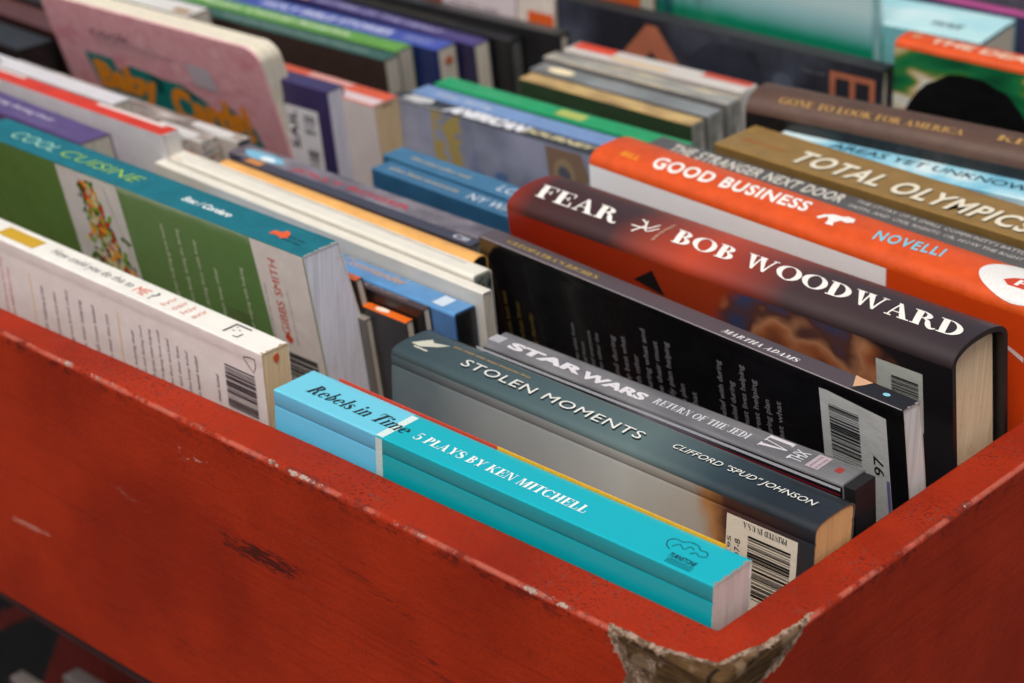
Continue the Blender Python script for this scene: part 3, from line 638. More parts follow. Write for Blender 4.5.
# ------------------------------------------------------------------ front row, left
b = Book('white', 'paperback_book', 'white paperback with a barcode, against the front wall of the bin at left')
c = b.cover(flat((232, 230, 222), .35, .2), flat((226, 216, 212), .35, .2), flat((232, 230, 222), .35, .2), cr=.5, crease=7, cd=.12, edge=flat((222, 206, 180))); b.smooth(c); b.block(pages((226, 200, 158)), right=.25)
b.decal('s', [rect(-190, -162, 3.4, 12)], ink((198, 158, 40)), 'yellow_band')
b.text('s', 'How could you do this to', (-152, -94, 4.6, 11), ink((70, 68, 76)), 'sans', .0, cond=1.0, name='title'); b.text('s', 'ME', (-91, -83, 4.4, 10.4), ink((222, 96, 60)), 'sans', .0, name='title'); b.text('s', '?', (-80, -77.5, 4, 11), ink((70, 68, 74)), 'sans', 0, name='title')
for k in range(4): b.text('s', 'lola'[k]+'vat'[k % 3]+'ir', (-71+k*6.6, -67.5+k*6.6, 4, 13), ink((206, 110, 90)), 'sans', 0, rot=90, name='author_name')
b.decal('s', [rect(-30, -28.8, 4.5, 13), rect(-30, -20, 12.4, 13.4), rect(-20.6, -19.8, 4, 8), rect(-23, -19.8, 4, 4.6), ell(-27, 11, .5, .5, 8), ell(-24, 9.5, .5, .5, 8), rect(-27, -25.6, 7.6, 8.2)], ink((50, 46, 46)), 'emblem')
b.decal('e', [ell(8, 4.5, 1.6, 2.2, 14, .3, 2)], ink((206, 84, 40)), 'heart_stamp', off=.2)
tx = ink((96, 76, 84))
b.scribble('f', -188, -178, 9, 42, 2, ink((206, 96, 80)), seed=21, h=.45); b.scribble('f', -160, -102, 10, 52, 6, tx, seed=22, h=.26, ragged=.15); b.scribble('f', -92, -42, 11, 50, 8, tx, seed=23, h=.36, ragged=.18)
b.decal('f', [rect(-163, -162.4, 12, 40)], ink((226, 186, 110)), 'thin_line'); b.decal('f', [rect(-98, -97.4, 12, 40)], ink((226, 186, 110)), 'thin_line'); b.barcode('f', -25, -5.5, 12.5, 34, ink((60, 44, 50)), 'v', 9, n=22)
b.decal('f', _stroke([(-12, 5), (-4.6, 4), (-6, 11), (-12, 5)], [.5]*4, 2), ink((90, 70, 76)), 'triangle_mark'); b.scribble('f', -34, -29, 18, 34, 1, tx, seed=24, h=.5)

b = Book('cool', 'paperback_book', 'tall green cookbook with a teal spine and a picture of vegetables')
b.splay = .11
c = b.cover(flat((0, 104, 118), .5, .05), flat((84, 116, 58), .06, 1.0, wear=.02), cr=.5, edge=flat((226, 220, 214)), ct=.5); b.smooth(c)
b.block(pages((226, 226, 236)), right=.3)
b.text('s', 'COOL', (-216, -182, 7, 14.6), ink((160, 214, 190)), 'sans', -.008, shear=2.5, name='title'); b.text('s', 'CUISINE', (-178, -122, 7, 14.6), ink((150, 190, 60)), 'sans', -.008, shear=2.5, name='title')
b.text('s', 'Stec / Cordero', (-89, -57, 8, 13), ink((232, 240, 238)), 'sans', .035, cond=1.1, shear=.5, name='author_name')
b.decal('s', [[(-30, 8), (-26, 9), (-22, 7.5), (-19.5, 10), (-22, 14), (-25, 15.5), (-26, 12.5), (-30, 12)]], ink((222, 90, 40)), 'bird_emblem'); b.scribble('s', -21, -8, 6.5, 13, 2, ink((10, 50, 60)), rot=0, seed=5)
b.decal('f', [[(-171, 1), (-126, 1), (-122, 80), (-166, 80)]], flat((206, 200, 194), .2, .4), 'picture_panel', off=.12)
r_ = random.Random(5); cols = [(70, 104, 34), (122, 156, 50), (186, 50, 34), (226, 150, 50), (206, 196, 150), (70, 30, 40), (44, 70, 28)]; bags = [[] for _ in cols]
for i in range(230):
    t = r_.random()**.8; cx_ = -149+t*8+r_.gauss(0, 1)*(2.4+t*6.5); cy_ = 5+t*56; cx_ = min(max(cx_, -165), -127)
    bags[r_.choices(range(7), (5, 5, 3, 2, 2, 1.5, 3))[0]].append([(cx_+(p[0])*cos(i)-(p[1])*sin(i), cy_+p[0]*sin(i)+p[1]*cos(i)) for p in ell(0, 0, r_.uniform(1.4, 3.6), r_.uniform(.8, 2.0), 9, .5, i)])
for c_, bag in zip(cols, bags): b.decal('f', bag, ink(c_, .3), 'vegetable_picture', off=.2)
b.decal('f', _stroke([(-136, 4), (-133, 20), (-128, 36), (-126, 60)], [.5]*4), ink((150, 140, 130)), 'picture_fold', off=.2)
tx = ink((206, 210, 180)); 
for i, (u, a, q) in enumerate(((-98, 10, 60), (-87, 12, 60), (-76, 14, 60), (-65, 24, 60), (-46, 18, 56))): b.scribble('f', u-2.2, u+2.2, a, q, 1, tx, seed=30+i, h=.62, ragged=.1)
b.decal('f', [[(-34.5, .6), (-.6, .6), (-.6, 90), (-30, 90)]], flat((222, 210, 204), .2, .4), 'white_panel', off=.12)
b.text('f', 'GIBBS SMITH', (-24.5, -19.5, 8, 48), ink((206, 74, 50)), 'sans', 0, rot=90, name='publisher_name', off=.25); b.scribble('f', -32.5, -29.5, 20, 66, 1, ink((60, 70, 60)), seed=41, h=.5); b.scribble('f', -17.5, -14.5, 18, 52, 1, ink((120, 110, 106)), seed=42, h=.35)
b.decal('f', [[(-24, 50), (-21.5, 46.5), (-18.5, 50), (-20.5, 53), (-22.5, 52)]], ink((206, 74, 50)), 'leaf_emblem', off=.25); b.barcode('f', -26, -5, 58, 80, ink((50, 50, 50)), 'v', 10, n=14)
b.decal('f', [rect(-62, -46, 46, 62), ], flat((86, 108, 60), .2, .4), 'small_stamp', off=.12)

# ------------------------------------------------------------------ thin books behind the cookbook
def simple(key, name, label, spine, front, title=None, tcol=(230, 228, 220), pg=None, cat='book', font='sans', bulge=0, cr=.6, bx=None, shear=0, ct=.5, blk='page_block', right=.3, group=None, crease=0, bold=.01):
    b = Book(key, name, label, cat, group)
    sp = flat(spine, .38, .2) if isinstance(spine, tuple) else spine; fr = flat(front, .38, .2) if isinstance(front, tuple) else front
    c = b.cover(sp, fr, cr=cr, bulge=bulge, ct=ct, crease=crease, cd=.2); b.smooth(c); b.block(pg or PG, right=right, name=blk)
    if title: b.text('s', title, bx or (-b.L+12, -20, b.T*.3, b.T*.7), ink(tcol), font, bold if font == 'sans' else 0, shear=shear, name='title', off=.14)
    return b
simple('tan_small', 'booklet', 'slimmest tan paged booklet squeezed just behind the cookbook, top edge torn', (196, 92, 40), (60, 50, 46), pg=PGG)
simple('grey_small', 'booklet', 'small booklet with grey page edges, lowest of the books behind the cookbook', (140, 132, 124), (90, 84, 80), pg=PGG)
b = simple('orange_small', 'paperback_book', 'little bright orange paperback with a white dot, behind the cookbook', (226, 104, 24), (40, 38, 40), pg=PGG)
b.decal('s', [ell(-17, 2.6, 4.2, 1.9, 12, .3, 2)], ink((236, 220, 200)), 'dot')
simple('brown_small', 'paperback_book', 'thin black paperback with faint lettering between the orange booklet and the blue case', (64, 50, 50), (20, 18, 18), 'SEASONS OF THE MOUNTAIN', (150, 130, 130), PGG, bx=(-70, -12, 1.5, 3.6))
b = simple('blue', 'video_case', 'sky blue video case with a black end, behind the cookbook', (86, 140, 190), (70, 110, 160), pg=flat((16, 16, 18), .35, .3), cat='video case', blk='plastic_shell', right=-.8, cr=1.6, ct=.9)
b.text('s', 'Commander', (-80, -38, 6, 12), ink((180, 150, 130)), 'sans', .02, shear=1, name='title', off=.14); b.decal('s', [rect(-16, -9, 2.5, 11.5)], ink((196, 210, 222)), 'studio_mark')
ivory = flat((224, 220, 206), .35, .2)
simple('wh1', 'hardcover_book', 'lower of the two long ivory books, thin, its page end open', ivory, (200, 196, 186), pg=PGG, right=.5)
b = Book('wh2', 'disc_case', 'upper long ivory case with a smoky clear plastic end, beside the yellow spine', 'disc case')
c = b.cover(ivory, flat((206, 202, 192)), cr=1.6, ct=.8); b.smooth(c)
sm = art('smoky_plastic', [(0, (26, 30, 28)), (.4, (60, 66, 62)), (.7, (120, 122, 114)), (1, (40, 44, 42))], 120, rough=.12, coat=.8); b.block(sm, right=-.6, name='plastic_shell')
b.decal('s', [rect(-215, -205, 1, 11)], ink((196, 80, 50)), 'red_patch'); b.decal('s', [rect(-200, -12, 8.2, 8.7)], ink((150, 146, 136)), 'spine_line'); b.scribble('s', -150, -40, 9, 11, 1, ink((190, 184, 170)), rot=0, seed=3)
simple('yellow', 'hardcover_book', 'narrow apricot yellow book spine running between the ivory case and the navy book', (226, 168, 92), (206, 150, 80), bulge=1.6, cr=1.6, pg=BLK)
b = simple('navy', 'disc_case', 'dark navy disc case with a little orange and sky picture on its spine', (60, 62, 76), (40, 42, 52), pg=sm, cat='disc case', blk='plastic_shell', right=-.3)
b.decal('s', [rect(-157, -146, 1, 6)], ink((196, 130, 70)), 'picture'); b.text('s', 'CSI', (-14, -5, 1.5, 5.5), ink((196, 196, 206)), 'sans', .02, name='title')
b = simple('jolly', 'disc_case', 'grey disc case with dull red capitals on its spine, behind the navy case', art('grey_print', [(0, (80, 76, 84)), (.5, (112, 106, 114)), (1, (140, 134, 140))], 50, rough=.3), (60, 60, 70), pg=sm, cat='disc case', blk='plastic_shell', right=-.3)
b.text('s', 'JOLLY ROGER', (-128, -48, 1.6, 7.5), ink((170, 60, 76)), 'sans', .03, name='title'); b.scribble('s', -110, -8, 8.6, 11.2, 1, ink((176, 168, 170)), rot=0, seed=8); b.decal('s', [ell(-150, 6, 14, 4.5, 18, .3, 2)], ink((120, 180, 206)), 'picture'); b.decal('s', [ell(-146, 5, 5, 2.4, 12, .3, 2)], ink((226, 236, 238)), 'picture')
b = simple('teal1', 'paperback_book', 'steel blue paperback with gold script, nearer of the matching pair', (54, 104, 138), (40, 84, 116), pg=PG, right=.3)
b.scribble('s', -96, -48, 5, 10, 1, ink((186, 170, 140)), rot=0, seed=1, h=.8); b.text('s', 'NY WAY', (-42, -8, 3.5, 10), ink((206, 216, 222)), 'sans', 0, name='title')
b = simple('teal2', 'paperback_book', 'steel blue paperback with gold script, farther of the matching pair', (58, 110, 144), (44, 88, 120), pg=PG)
b.scribble('s', -178, -128, 5, 10, 1, ink((186, 170, 140)), rot=0, seed=2, h=.8); b.text('s', 'LOVE', (-118, -96, 4, 11), ink((206, 216, 222)), 'sans', 0, name='title')

# ------------------------------------------------------------------ left, middle rows
b = simple('purple', 'paperback_book', 'violet paperback with white script along its spine, behind the cookbook at the left edge', (84, 66, 118), (90, 70, 110), pg=PGG)
b.scribble('s', -150, -14, 8, 15, 1, ink((206, 200, 216)), rot=0, seed=6, h=.7); b.scribble('s', -60, -14, 3, 6, 1, ink((150, 140, 170)), rot=0, seed=7)
b = simple('red', 'slim_box_set', 'pale grey boxed book with a bright red spine, standing in front of the pink book', (206, 46, 8), (216, 212, 214), pg=flat((206, 202, 196), .4), cat='boxed book', blk='inner_case', right=-.5, cr=.3, ct=.6)
b.decal('s', [rect(-60, -8, 7.5, 10.6)], ink((226, 206, 200)), 'pale_patch'); b.decal('s', [rect(-200, -120, 8, 10.6)], ink((226, 200, 196)), 'pale_patch')
b = simple('pale', 'paperback_book', 'pale white book with a picture strip, just behind the red spine', (206, 204, 206), (180, 178, 178), pg=PGG)
b.decal('s', [[(-170, 2), (-140, 1), (-96, 3), (-110, 9), (-160, 11)]], art('photo_strip', [(0, (60, 80, 60)), (.4, (120, 110, 100)), (.6, (206, 160, 160)), (1, (220, 210, 206))], 80), 'picture')
cs = art('clear_case', [(0, (96, 92, 86)), (.4, (140, 134, 126)), (.7, (170, 164, 156)), (1, (206, 204, 200))], 40, (1, 4, 1), rough=.2, coat=.6)
ce = art('clear_case_end', [(0, (60, 44, 36)), (.35, (150, 116, 88)), (.6, (206, 196, 186)), (1, (130, 132, 136))], 60, (1, 1, 5), rough=.2, coat=.6)
for k, lb_ in (('dvd', 'nearest of three clear disc cases in front of the pink book'), ('dvd2', 'middle of three clear disc cases in front of the pink book'), ('dvd3', 'farthest of three clear disc cases, its dark end touching the pink book')):
    b = simple(k, 'disc_case', lb_, cs, flat((190, 180, 170), .2, .5), pg=(ce if k != 'dvd3' else sm), cat='disc case', blk='plastic_shell', right=-.4, cr=1.0, group='clear disc cases')
    b.decal('s', [rect(-38, -8, 2, 7.5)], ink((206, 204, 202)), 'label')
# pink board book with rounded corners
b = Book('pink', 'board_book', 'pink board book with rounded cream pages and orange and green lettering')
T, D, L = b.T, 120, b.L
def rplate(y0, y1, ins, name, m, rr=9):
    pts = []; x0, x1, zt = -L+ins, -ins, -ins
    for a in range(0, 91, 9): pts.append((x1-rr+rr*sin(rad(a)), zt-rr+rr*cos(rad(a))))
    pts.append((x1, -b.D)); pts.append((x0, -b.D))
    for a in range(0, 91, 9): pts.append((x0+rr-rr*cos(rad(a)), zt-rr+rr*sin(rad(a))))
    n = len(pts); v = [(x, y0-b.sh*z, z) for x, z in pts]+[(x, y1-b.sh*z, z) for x, z in pts]
    f = [list(range(n)), [n+i for i in range(n)][::-1]]+[[i, n+i, n+(i+1) % n, (i+1) % n] for i in range(n)]
    o = b.mesh(name, v, f, m); bevel(o, .5, 2, 50); return o
pk = art('pink_print', [(0, (214, 138, 148)), (.45, (232, 176, 180)), (.7, (222, 156, 164)), (1, (236, 190, 192))], 55, rough=.4)
b.crease = 0; b.cd = 0; b.bulge = 0; b.pw = 2; b.cr = .3
cream = flat((220, 212, 192), .6)
rplate(0, 1.6, 0, 'cover', pk)
for i in range(5): rplate(1.75+i*3.3, 1.75+i*3.3+3.0, .5+.2*(i % 2), 'board_page', cream)
for i, (tt, bx) in enumerate((('cook', (-135, -103, 14, 21)), )): b.text('f', tt, bx, ink((110, 70, 86)), 'sans', 0, name='small_title', off=.2)
b.decal('f', [rect(-133, -70, 22.5, 24.5)], ink((196, 150, 156)), 'pattern_row'); b.scribble('f', -134, -78, 16, 30, 2, ink((206, 176, 176)), rot=0, seed=9, h=.6)
gr, og = ink((10, 130, 122)), ink((240, 150, 30))
b.decal('f', [[(-148, 34), (-125, 34), (-124, 42), (-112, 42), (-111, 36), (-98, 37), (-94, 50), (-88, 50), (-87, 39), (-72, 39), (-70, 46), (-55, 47), (-53, 52), (-45, 52), (-44, 45), (-38, 45), (-34, 56), (-22, 57), (-18, 82), (-140, 82)]], gr, 'lettering_ground', off=.2)
b.text('f', 'Baby', (-143, -94, 38, 62), og, 'sans', .06, name='title', off=.35); b.text('f', 'Cards!', (-85, -24, 42, 67), og, 'sans', .06, name='title', off=.35)
b.decal('f', [[(-62, 22), (-44, 22.5), (-41, 37), (-59, 36)]], ink((196, 186, 192)), 'price_sticker', off=.45)

b = simple('pbar', 'hardcover_book', 'dark purple book with a white barcode label on its cover, right of the pink book', (52, 42, 88), (44, 36, 76), pg=pages((200, 200, 214)), right=.3)
b.decal('f', [rect(-33, -9, 14, 60)], flat((206, 204, 206), .4), 'barcode_label', off=.2); b.text('f', 'SAIL', (-31, -25, 16, 40), ink((30, 30, 36)), 'sans', .02, rot=90, name='label_word', off=.35); b.barcode('f', -20, -12, 18, 30, ink((30, 30, 36)), 'v', 2, n=8); b.barcode('f', -20, -12, 38, 52, ink((30, 30, 36)), 'v', 3, n=8)
b = simple('org', 'paperback_book', 'fat paperback with an orange and white spine and yellowed page ends', (206, 84, 46), (190, 180, 176), pg=pages((206, 180, 140)))
b.decal('s', [rect(-90, -.5, .4, 9)], ink((206, 186, 188)), 'white_band'); b.decal('s', [rect(-62, -30, 13, 19)], ink((206, 150, 140)), 'pink_slip'); b.decal('e', [ell(8, 2.2, .9, 1.1, 9), ell(12, 2.2, .9, 1.1, 9)], ink((120, 40, 30)), 'ink_stamp', off=.2)
s = N('city_picture'); x, y, z = s.xyz(); n = s.noise(s.scaled(1, 1, .4), 90, 4); n2 = s.noise(s.obj(), 30, 3)
cp = s.ramp(n2, [(.3, (108, 112, 128)), (.55, (134, 138, 158)), (.75, (150, 150, 168))])
cp = s.mix(s.M('MULTIPLY', s.step(s.M('SUBTRACT', n, s.M('MULTIPLY', s.M('SUBTRACT', z, 142.0), .012)), .42, .5), s.M('MULTIPLY', s.step(x, -115.0, -98.0), s.step(x, -58.0, -70.0))), cp, lin((74, 100, 140)))
cp = s.mix(s.M('MULTIPLY', s.step(s.noise(s.obj(), 120, 3), .42, .5), s.M('MULTIPLY', s.step(x, -138.0, -134.0), s.step(x, -114.0, -118.0))), cp, lin((150, 132, 76)))
b = simple('amer', 'video_box', 'grey blue video box with jumbled white capitals along its dark spine', (42, 44, 50), s.done(cp, .3, .4), cat='video box', pg=BLK, cr=.5)
b.text('s', 'AMERICAN', (-130, -78, 1.6, 11.6), ink((222, 224, 228)), 'sans', .07, shear=3, name='title'); b.text('s', 'JOURNEY', (-78, -34, 3, 9.6), ink((200, 190, 150)), 'sans', .05, shear=3, name='title'); b.decal('s', [[(-160, 4), (-148, 2.5), (-140, 6), (-142, 11), (-156, 10.5)]], ink((190, 190, 190)), 'emblem'); b.decal('s', [rect(-164, -128, .5, 1.6)], ink((170, 170, 170)), 'spine_line')
b.decal('f', [[(-59, 2), (-36, 2), (-31, 14), (-36, 30), (-56, 30)]], ink((128, 104, 84)), 'medallion'); b.decal('f', [ell(-47, 16, 7, 9, 14)], ink((150, 128, 100)), 'medallion', off=.2); b.decal('f', [ell(-47, 16, 4, 5, 12, .3, 2)], ink((84, 84, 96)), 'medallion', off=.3)
b = simple('sky', 'paperback_book', 'pale blue paperback lying between the video box and the green spine', (112, 142, 186), (96, 126, 170)); b.scribble('s', -150, -110, 4, 10, 1, ink((206, 210, 216)), rot=0, seed=3, h=.8)
b = simple('grn', 'paperback_book', 'vivid green paperback with a small yellow patch on its spine', (20, 150, 92), (16, 120, 74)); b.decal('s', [rect(-82, -64, 3, 11)], ink((170, 180, 90)), 'yellow_patch'); b.scribble('s', -150, -104, 4, 9, 1, ink((110, 190, 150)), rot=0, seed=4)
cl = art('clouded_plastic', [(0, (90, 92, 86)), (.4, (130, 132, 126)), (.65, (160, 160, 152)), (1, (206, 204, 194))], 34, (1, 3, 1), rough=.2, coat=.5)
simple('tan', 'disc_case', 'disc case with a tan yellow spine and dark green side, behind the green paperback', art('tan_print', [(0, (130, 104, 66)), (.5, (176, 144, 92)), (1, (206, 176, 110))], 40, (1, 2, 1)), (44, 62, 40), pg=cl, cat='disc case', blk='plastic_shell', right=-.5)
b = simple('grey1', 'disc_case', 'smoky grey disc case with a bright glint of label, next behind the tan spine', art('smoky_sleeve', [(0, (96, 98, 98)), (1, (140, 142, 144))], 30, coat=.6), (90, 90, 88), pg=cl, cat='disc case', blk='plastic_shell', right=-.5); b.decal('s', [ell(-103, 7, 9, 4, 16)], ink((236, 220, 180)), 'label')
simple('grey2', 'disc_case', 'clear grey disc case standing behind the smoky one', art('grey_sleeve_print', [(0, (110, 108, 104)), (.5, (150, 146, 140)), (1, (206, 190, 150))], 30, (1, 4, 1), coat=.6), (100, 98, 96), pg=cl, cat='disc case', blk='plastic_shell', right=-.5)
b = simple('redw', 'disc_case', 'disc case with a red and white paper sleeve, before the black art book', (196, 190, 184), (180, 170, 160), pg=flat((206, 206, 200), .4), cat='disc case', blk='plastic_shell', right=-.5)
b.decal('s', [rect(-117, -90, 6, 15.6)], ink((206, 66, 40)), 'red_band'); b.decal('s', [rect(-32, -1, 9, 15.6)], ink((190, 74, 56)), 'red_band'); b.decal('s', [rect(-88, -50, 2, 6)], ink((206, 176, 130)), 'tan_band')

# ------------------------------------------------------------------ left, far rows
b = simple('green', 'paperback_book', 'dark green spined paperback with a brown cover, behind the pink book', (44, 84, 74), (50, 34, 28), pg=PGG); b.scribble('s', -130, -14, 3.5, 9, 1, ink((150, 170, 160)), rot=0, seed=14, h=.8)
b = simple('lime', 'paperback_book', 'bright leaf green paperback with pale lettering', (92, 150, 58), (60, 100, 50), pg=PGG); b.text('s', 'Mexico Central America', (-160, -40, 4, 10), ink((206, 220, 190)), 'sans', .02, name='title')
b = simple('blu2', 'paperback_book', 'royal blue paperback with white capitals and a navy cover', (58, 76, 160), (24, 38, 84), pg=PG); b.text('s', 'HOLY BIBLE STORIES', (-140, -40, 4, 12), ink((206, 210, 226)), 'sans', .02, name='title'); b.decal('e', [ell(9, 9, 4, 2.4, 10, .3, 1)], ink((196, 90, 60)), 'ink_stamp', off=.2); b.scribble('s', -30, -6, 4, 12, 2, ink((206, 210, 226)), rot=0, seed=2)
b = simple('purp3', 'paperback_book', 'deep violet paperback with pale lettering, behind the royal blue one', (58, 48, 110), (30, 26, 60), pg=PG); b.text('s', 'LETTERS OF THE HEART', (-130, -30, 3.5, 9), ink((180, 176, 206)), 'sans', .01, name='title'); b.decal('s', [rect(-150, -136, 2, 11)], ink((206, 150, 60)), 'gold_patch')
simple('blk4', 'album', 'black album with a grey slab of pages, closing the left row', (30, 29, 30), (20, 20, 22), pg=flat((86, 86, 84), .6), cat='album', right=.5, ct=1.5).scribble('s', -150, -40, 4, 8, 1, ink((120, 110, 80)), rot=0, seed=90)
simple('blk5', 'album', 'long flat black album lying across behind both rows', (38, 37, 36), (26, 25, 26), pg=PGG, cat='album', ct=2)

# ------------------------------------------------------------------ back right
b = Book('dark', 'art_book', 'large black art book with a copper arrow and the letter E on its cover')
df = art('night_print', [(0, (24, 26, 32)), (.55, (36, 36, 44)), (.8, (58, 62, 74)), (1, (80, 84, 96))], 16, rough=.3)
c = b.cover(flat((22, 22, 24), .5, .05), df, cr=1.2, ct=2); b.smooth(c); b.block(PG, right=3)
cu = flat((176, 104, 76), .4); b.decal('f', [[(-192, 52), (-153, 5), (-146, 5), (-112, 52), (-124, 52), (-150, 21), (-178, 52)]], cu, 'copper_arrow', off=.2)
b.decal('f', [rect(-32, -4, 7, 10.5), rect(-32, -28.6, 7, 34), rect(-19.6, -16.2, 7, 34), rect(-7.4, -4, 7, 34)], cu, 'letter_e', off=.3); b.decal('f', [ell(-100, 30, 26, 24, 30)], flat((46, 50, 62), .3), 'grey_disc', off=.12); b.decal('f', [ell(-62, 22, 7, 7, 16)], flat((84, 90, 104), .3), 'grey_disc', off=.12); b.scribble('f', -50, -34, 8, 12, 1, ink((120, 120, 126)), rot=0, seed=88)

b = Book('death', 'hardcover_book', 'hardback with an orange spine and a green and black cover at the upper right')
dg = art('green_swirl', [(0, (8, 50, 30)), (.4, (24, 110, 64)), (.52, (60, 110, 40)), (.64, (186, 166, 120)), (.8, (214, 214, 206)), (1, (20, 80, 56))], 20, (1, 1, 2.2), rough=.3, dist=.3, det=2, tilt=(0, .7, 0))
c = b.cover(flat((206, 74, 10), .45, .05), dg, cr=3.0, bulge=1.5, ct=2); b.smooth(c); b.block(PG, right=3)
b.text('s', 'THE DEATH', (-114, -40, 6, 14), ink((226, 196, 170)), 'sans', .03, shear=1.2, name='title', off=.15); b.decal('s', [ell(-122, 11, 3, 3.6, 12)], ink((200, 130, 90)), 'emblem', off=.15)
b.decal('f', [[(p[0], p[1]) for p in ell(-84, 66, 44, 54, 40, .03, 3)]], flat((12, 12, 14), .35, .2), 'black_figure', off=.3)
s = N('aqua_sheen_print'); x, y, z = s.xyz(); n = s.noise(s.scaled(1, 1, .25), 36, 4); 
aq = s.ramp(s.M('ADD', s.M('DIVIDE', s.M('SUBTRACT', z, 172.0), 24.0), s.M('MULTIPLY', s.M('SUBTRACT', n, .5), .15)), [(0, (20, 140, 104)), (.1, (60, 160, 140)), (.3, (120, 180, 176)), (.6, (160, 206, 208)), (1, (196, 226, 226))])  # teal cover, its white reflection painted in as the pale upper tones
aq = s.mix(s.M('MULTIPLY', s.step(s.noise(s.scaled(1, 1, .1), 70, 3), .42, .56), s.M('MULTIPLY', s.step(x, -90.0, -140.0), .8)), aq, lin((24, 74, 90))); aq = s.done(aq, .22, .5)
b = Book('glass', 'art_book', 'very tall aqua coloured glossy book standing behind the black art book')
c = b.cover(flat((170, 206, 210), .3, .3), aq, cr=1.5, ct=2.5); b.smooth(c); b.block(flat((150, 190, 190)), right=.4)

# ------------------------------------------------------------------ odds and ends at the edges of the view
simple('dgrey', 'hardcover_book', 'charcoal book at the far left, in front of the maroon one', (24, 26, 26), (14, 14, 14), pg=BLK)
simple('dbrown', 'hardcover_book', 'maroon brown book at the upper left corner', (80, 40, 36), (40, 16, 14), pg=BLK)
simple('dblack', 'hardcover_book', 'black book behind the maroon one at the upper left corner', (30, 26, 28), (24, 16, 18))
b = simple('wht3', 'magazine', 'white magazine edge with a dab of brown, showing just above the pink book', (214, 212, 206), (150, 140, 120)); b.decal('s', [rect(-16, -3, 2, 8)], ink((150, 110, 60)), 'brown_dab')
b = simple('lav', 'paperback_book', 'upright lavender white cover with rows of small print, at the top edge', (206, 196, 196), (206, 192, 196)); b.scribble('f', -52, -12, 30, 78, 7, ink((120, 104, 116)), rot=0, seed=51, h=.5); b.decal('f', [rect(-70, -58, 1, 84)], ink((150, 74, 44)), 'brown_strip')
b = simple('worg', 'paperback_book', 'upright white and orange cover with a red dot, touching the black art book', (206, 120, 60), (210, 196, 186)); b.decal('f', [rect(-20, -.5, 30, 46)], ink((226, 96, 36)), 'orange_field'); b.decal('f', [ell(-10, 62, 6, 5, 14)], ink((206, 60, 30)), 'red_dot')
simple('oy', 'paperback_book', 'orange and yellow spine just behind the black art book', art('flame_print', [(0, (206, 70, 40)), (.5, (226, 120, 40)), (.8, (230, 180, 60)), (1, (236, 200, 90))], 50), (190, 90, 40))
b = simple('aqua', 'hardcover_book', 'broad pale aqua spine with tan streaks, behind the orange spined book', art('aqua_spine', [(0, (150, 206, 214)), (.6, (180, 220, 222)), (1, (206, 230, 230))], 24), (110, 170, 176), ct=2)
b.decal('s', [[(-118, 2), (-112, 2), (-140, 44), (-148, 44)], [(-100, 2), (-97, 2), (-124, 44), (-129, 44)]], ink((196, 190, 170)), 'tan_streak'); b.text('s', 'WAR', (-40, -20, 14, 22), ink((50, 70, 80)), 'sans', .03, shear=3, name='title')
simple('pinkline', 'paperback_book', 'narrow magenta spine at the very top right', (170, 70, 130), (60, 60, 90))
simple('whend', 'hardcover_book', 'white topped book with a black cover at the top right corner', (224, 220, 218), (22, 22, 22))
simple('rear', 'hardcover_book', 'grey lavender book beyond the magenta spine at the top right edge', (150, 146, 156), (80, 78, 90))

def edge_wear(root, col, seed, n=20, w=.22):
    """one ragged, rubbed strip along the near end of a spine"""
    r = random.Random(seed); pts = [(-.06, .3+(root.T-.6)*i/n) for i in range(n+1)]; back = [(-.06-r.random()**2.2*w*6-.05, y) for _, y in pts][::-1]
    polys = [[pts[i], pts[i+1], back[n-i-1], back[n-i]] for i in range(n)]
    root.decal('s', polys, ink(col, .6), 'edge_wear', off=.14)
edge_wear(WORN['rebels'], (150, 130, 110), 1); edge_wear(WORN['white'], (176, 140, 90), 2); edge_wear(WORN['cool'], (196, 200, 190), 3, w=.15); edge_wear(WORN['black'], (150, 142, 140), 4, w=.15)
# ------------------------------------------------------------------ ground and what stands below
v = []; f = []; box(v, f, -30000, 30000, -30000, 30000, -1010, -1000)
s = N('asphalt'); g = link('ground', v, f, s.done(s.mix(s.step(s.noise(s.obj(), 300, 4), .3, .7), lin((56, 56, 58)), lin((84, 83, 82))), .85)); g['kind'] = 'structure'
st = bpy.data.objects.new('bin_stand', None); COL.objects.link(st); st.location = (0, 0, -1)
tag(st, 'dark red wooden stand with a slanting panel, in shade under the bin', 'stand')
def up(v): return [(a, b, c+1000) for a, b, c in v]
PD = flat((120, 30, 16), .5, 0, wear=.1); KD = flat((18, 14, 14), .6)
def slab(name, pts, y0, y1, m):
    n = len(pts); v = up([(x, y0, z) for x, z in pts]+[(x, y1, z) for x, z in pts])
    o = link(name, v, [list(range(n)), [n+i for i in range(n)][::-1]]+[[i, n+i, n+(i+1) % n, (i+1) % n] for i in range(n)], m, parent=st); bevel(o, 1.2, 2); return o
slab('side_panel', [(-483, -156), (-600, -392), (-700, -600), (-700, -999), (18, -999), (18, -156)], 100, 112, PD)
slab('brace', [(-560, -277), (-560, -290), (-760, -436), (-760, -423)], 140, 156, PD)
v = []; f = []; box(v, f, -1325, 16, 300, 318, -999, -156); link('shade_backing', up(v), f, KD, parent=st)  # near-black backing added to stand in for the shade under the bin
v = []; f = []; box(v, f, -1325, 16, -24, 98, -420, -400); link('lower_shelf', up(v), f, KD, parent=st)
v = []; f = []; box(v, f, -1325, 18, -20, -12, -164, -156); link('underside_rim', up(v), f, flat((66, 30, 28), .5), parent=st)  # added strip standing in for the underside rim of the bin floor

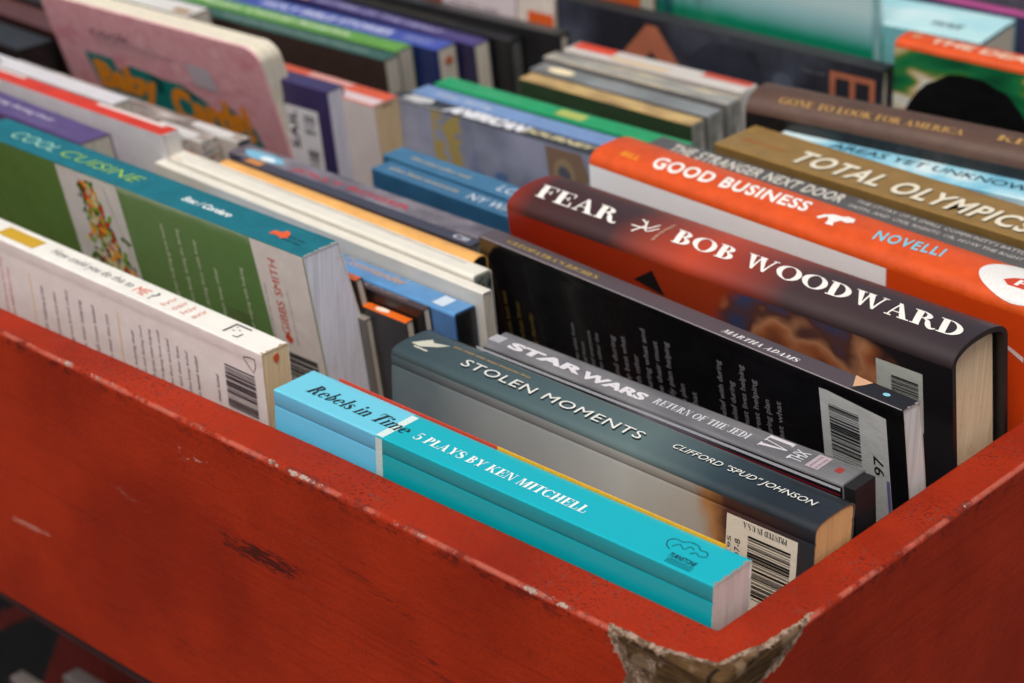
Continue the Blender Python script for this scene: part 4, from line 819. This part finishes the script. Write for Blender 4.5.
P['low1'] = (-527, 58, -311, 22, 9, 200, 0, 0); P['low2'] = (-468, 60, -287, 30, 11, 200, 0, 0)
FL = FLOOR; FLOOR = -400.0
simple('low1', 'paperback_book', 'blurred pale book top at the lower left edge, the one farther left', (150, 142, 136), (110, 96, 90))
simple('low2', 'paperback_book', 'blurred pale book top at the lower left, beside the red stand panel', (150, 142, 136), (110, 96, 90))
FLOOR = FL
FSTOP = 9; SUN_EL = 62; SUN_AZ = -62; SKY = .088; SUN = 1.5; SUN_ANG = 25; EXPO = .43
# ------------------------------------------------------------------ camera, light
cam = bpy.data.cameras.new('camera'); co = bpy.data.objects.new('camera', cam); COL.objects.link(co); S.camera = co
Cp = Vector((383.6, -534.1, 440.0))*MM; pit, th = rad(26.5), rad(132.1)
fw = Vector((cos(th)*cos(pit), sin(th)*cos(pit), -sin(pit))); co.location = Cp; co.rotation_euler = fw.to_track_quat('-Z', 'Y').to_euler()
cam.sensor_width = 36; cam.lens = 36*2190/1024; cam.clip_start = .02; cam.clip_end = 200
cam.dof.use_dof = True; cam.dof.focus_distance = .86; cam.dof.aperture_fstop = FSTOP
w = bpy.data.worlds.new('World'); S.world = w; w.use_nodes = True; nt = w.node_tree; bg = nt.nodes['Background']
sky = nt.nodes.new('ShaderNodeTexSky'); sky.sky_type = 'NISHITA'; sky.sun_disc = False
el, az = rad(SUN_EL), rad(SUN_AZ)      # azimuth: direction the light comes from, from +x towards +y
sky.sun_elevation = el; sky.sun_rotation = pi/2-az; sky.dust_density = 6; sky.air_density = .7; sky.ozone_density = .3
hs = nt.nodes.new('ShaderNodeHueSaturation'); hs.inputs['Saturation'].default_value = .6
nt.links.new(sky.outputs[0], hs.inputs['Color']); nt.links.new(hs.outputs[0], bg.inputs[0]); bg.inputs[1].default_value = SKY
sun = bpy.data.lights.new('sun', 'SUN'); so = bpy.data.objects.new('sun', sun); COL.objects.link(so)
sun.energy = SUN; sun.angle = rad(SUN_ANG); sun.color = (1, .955, .9)
d = Vector((cos(el)*cos(az), cos(el)*sin(az), sin(el))); so.rotation_euler = d.to_track_quat('Z', 'Y').to_euler(); so.location = (0, 0, 3)
S.view_settings.view_transform = 'Standard'; S.view_settings.look = 'None'; S.view_settings.gamma = 1; S.view_settings.exposure = EXPO
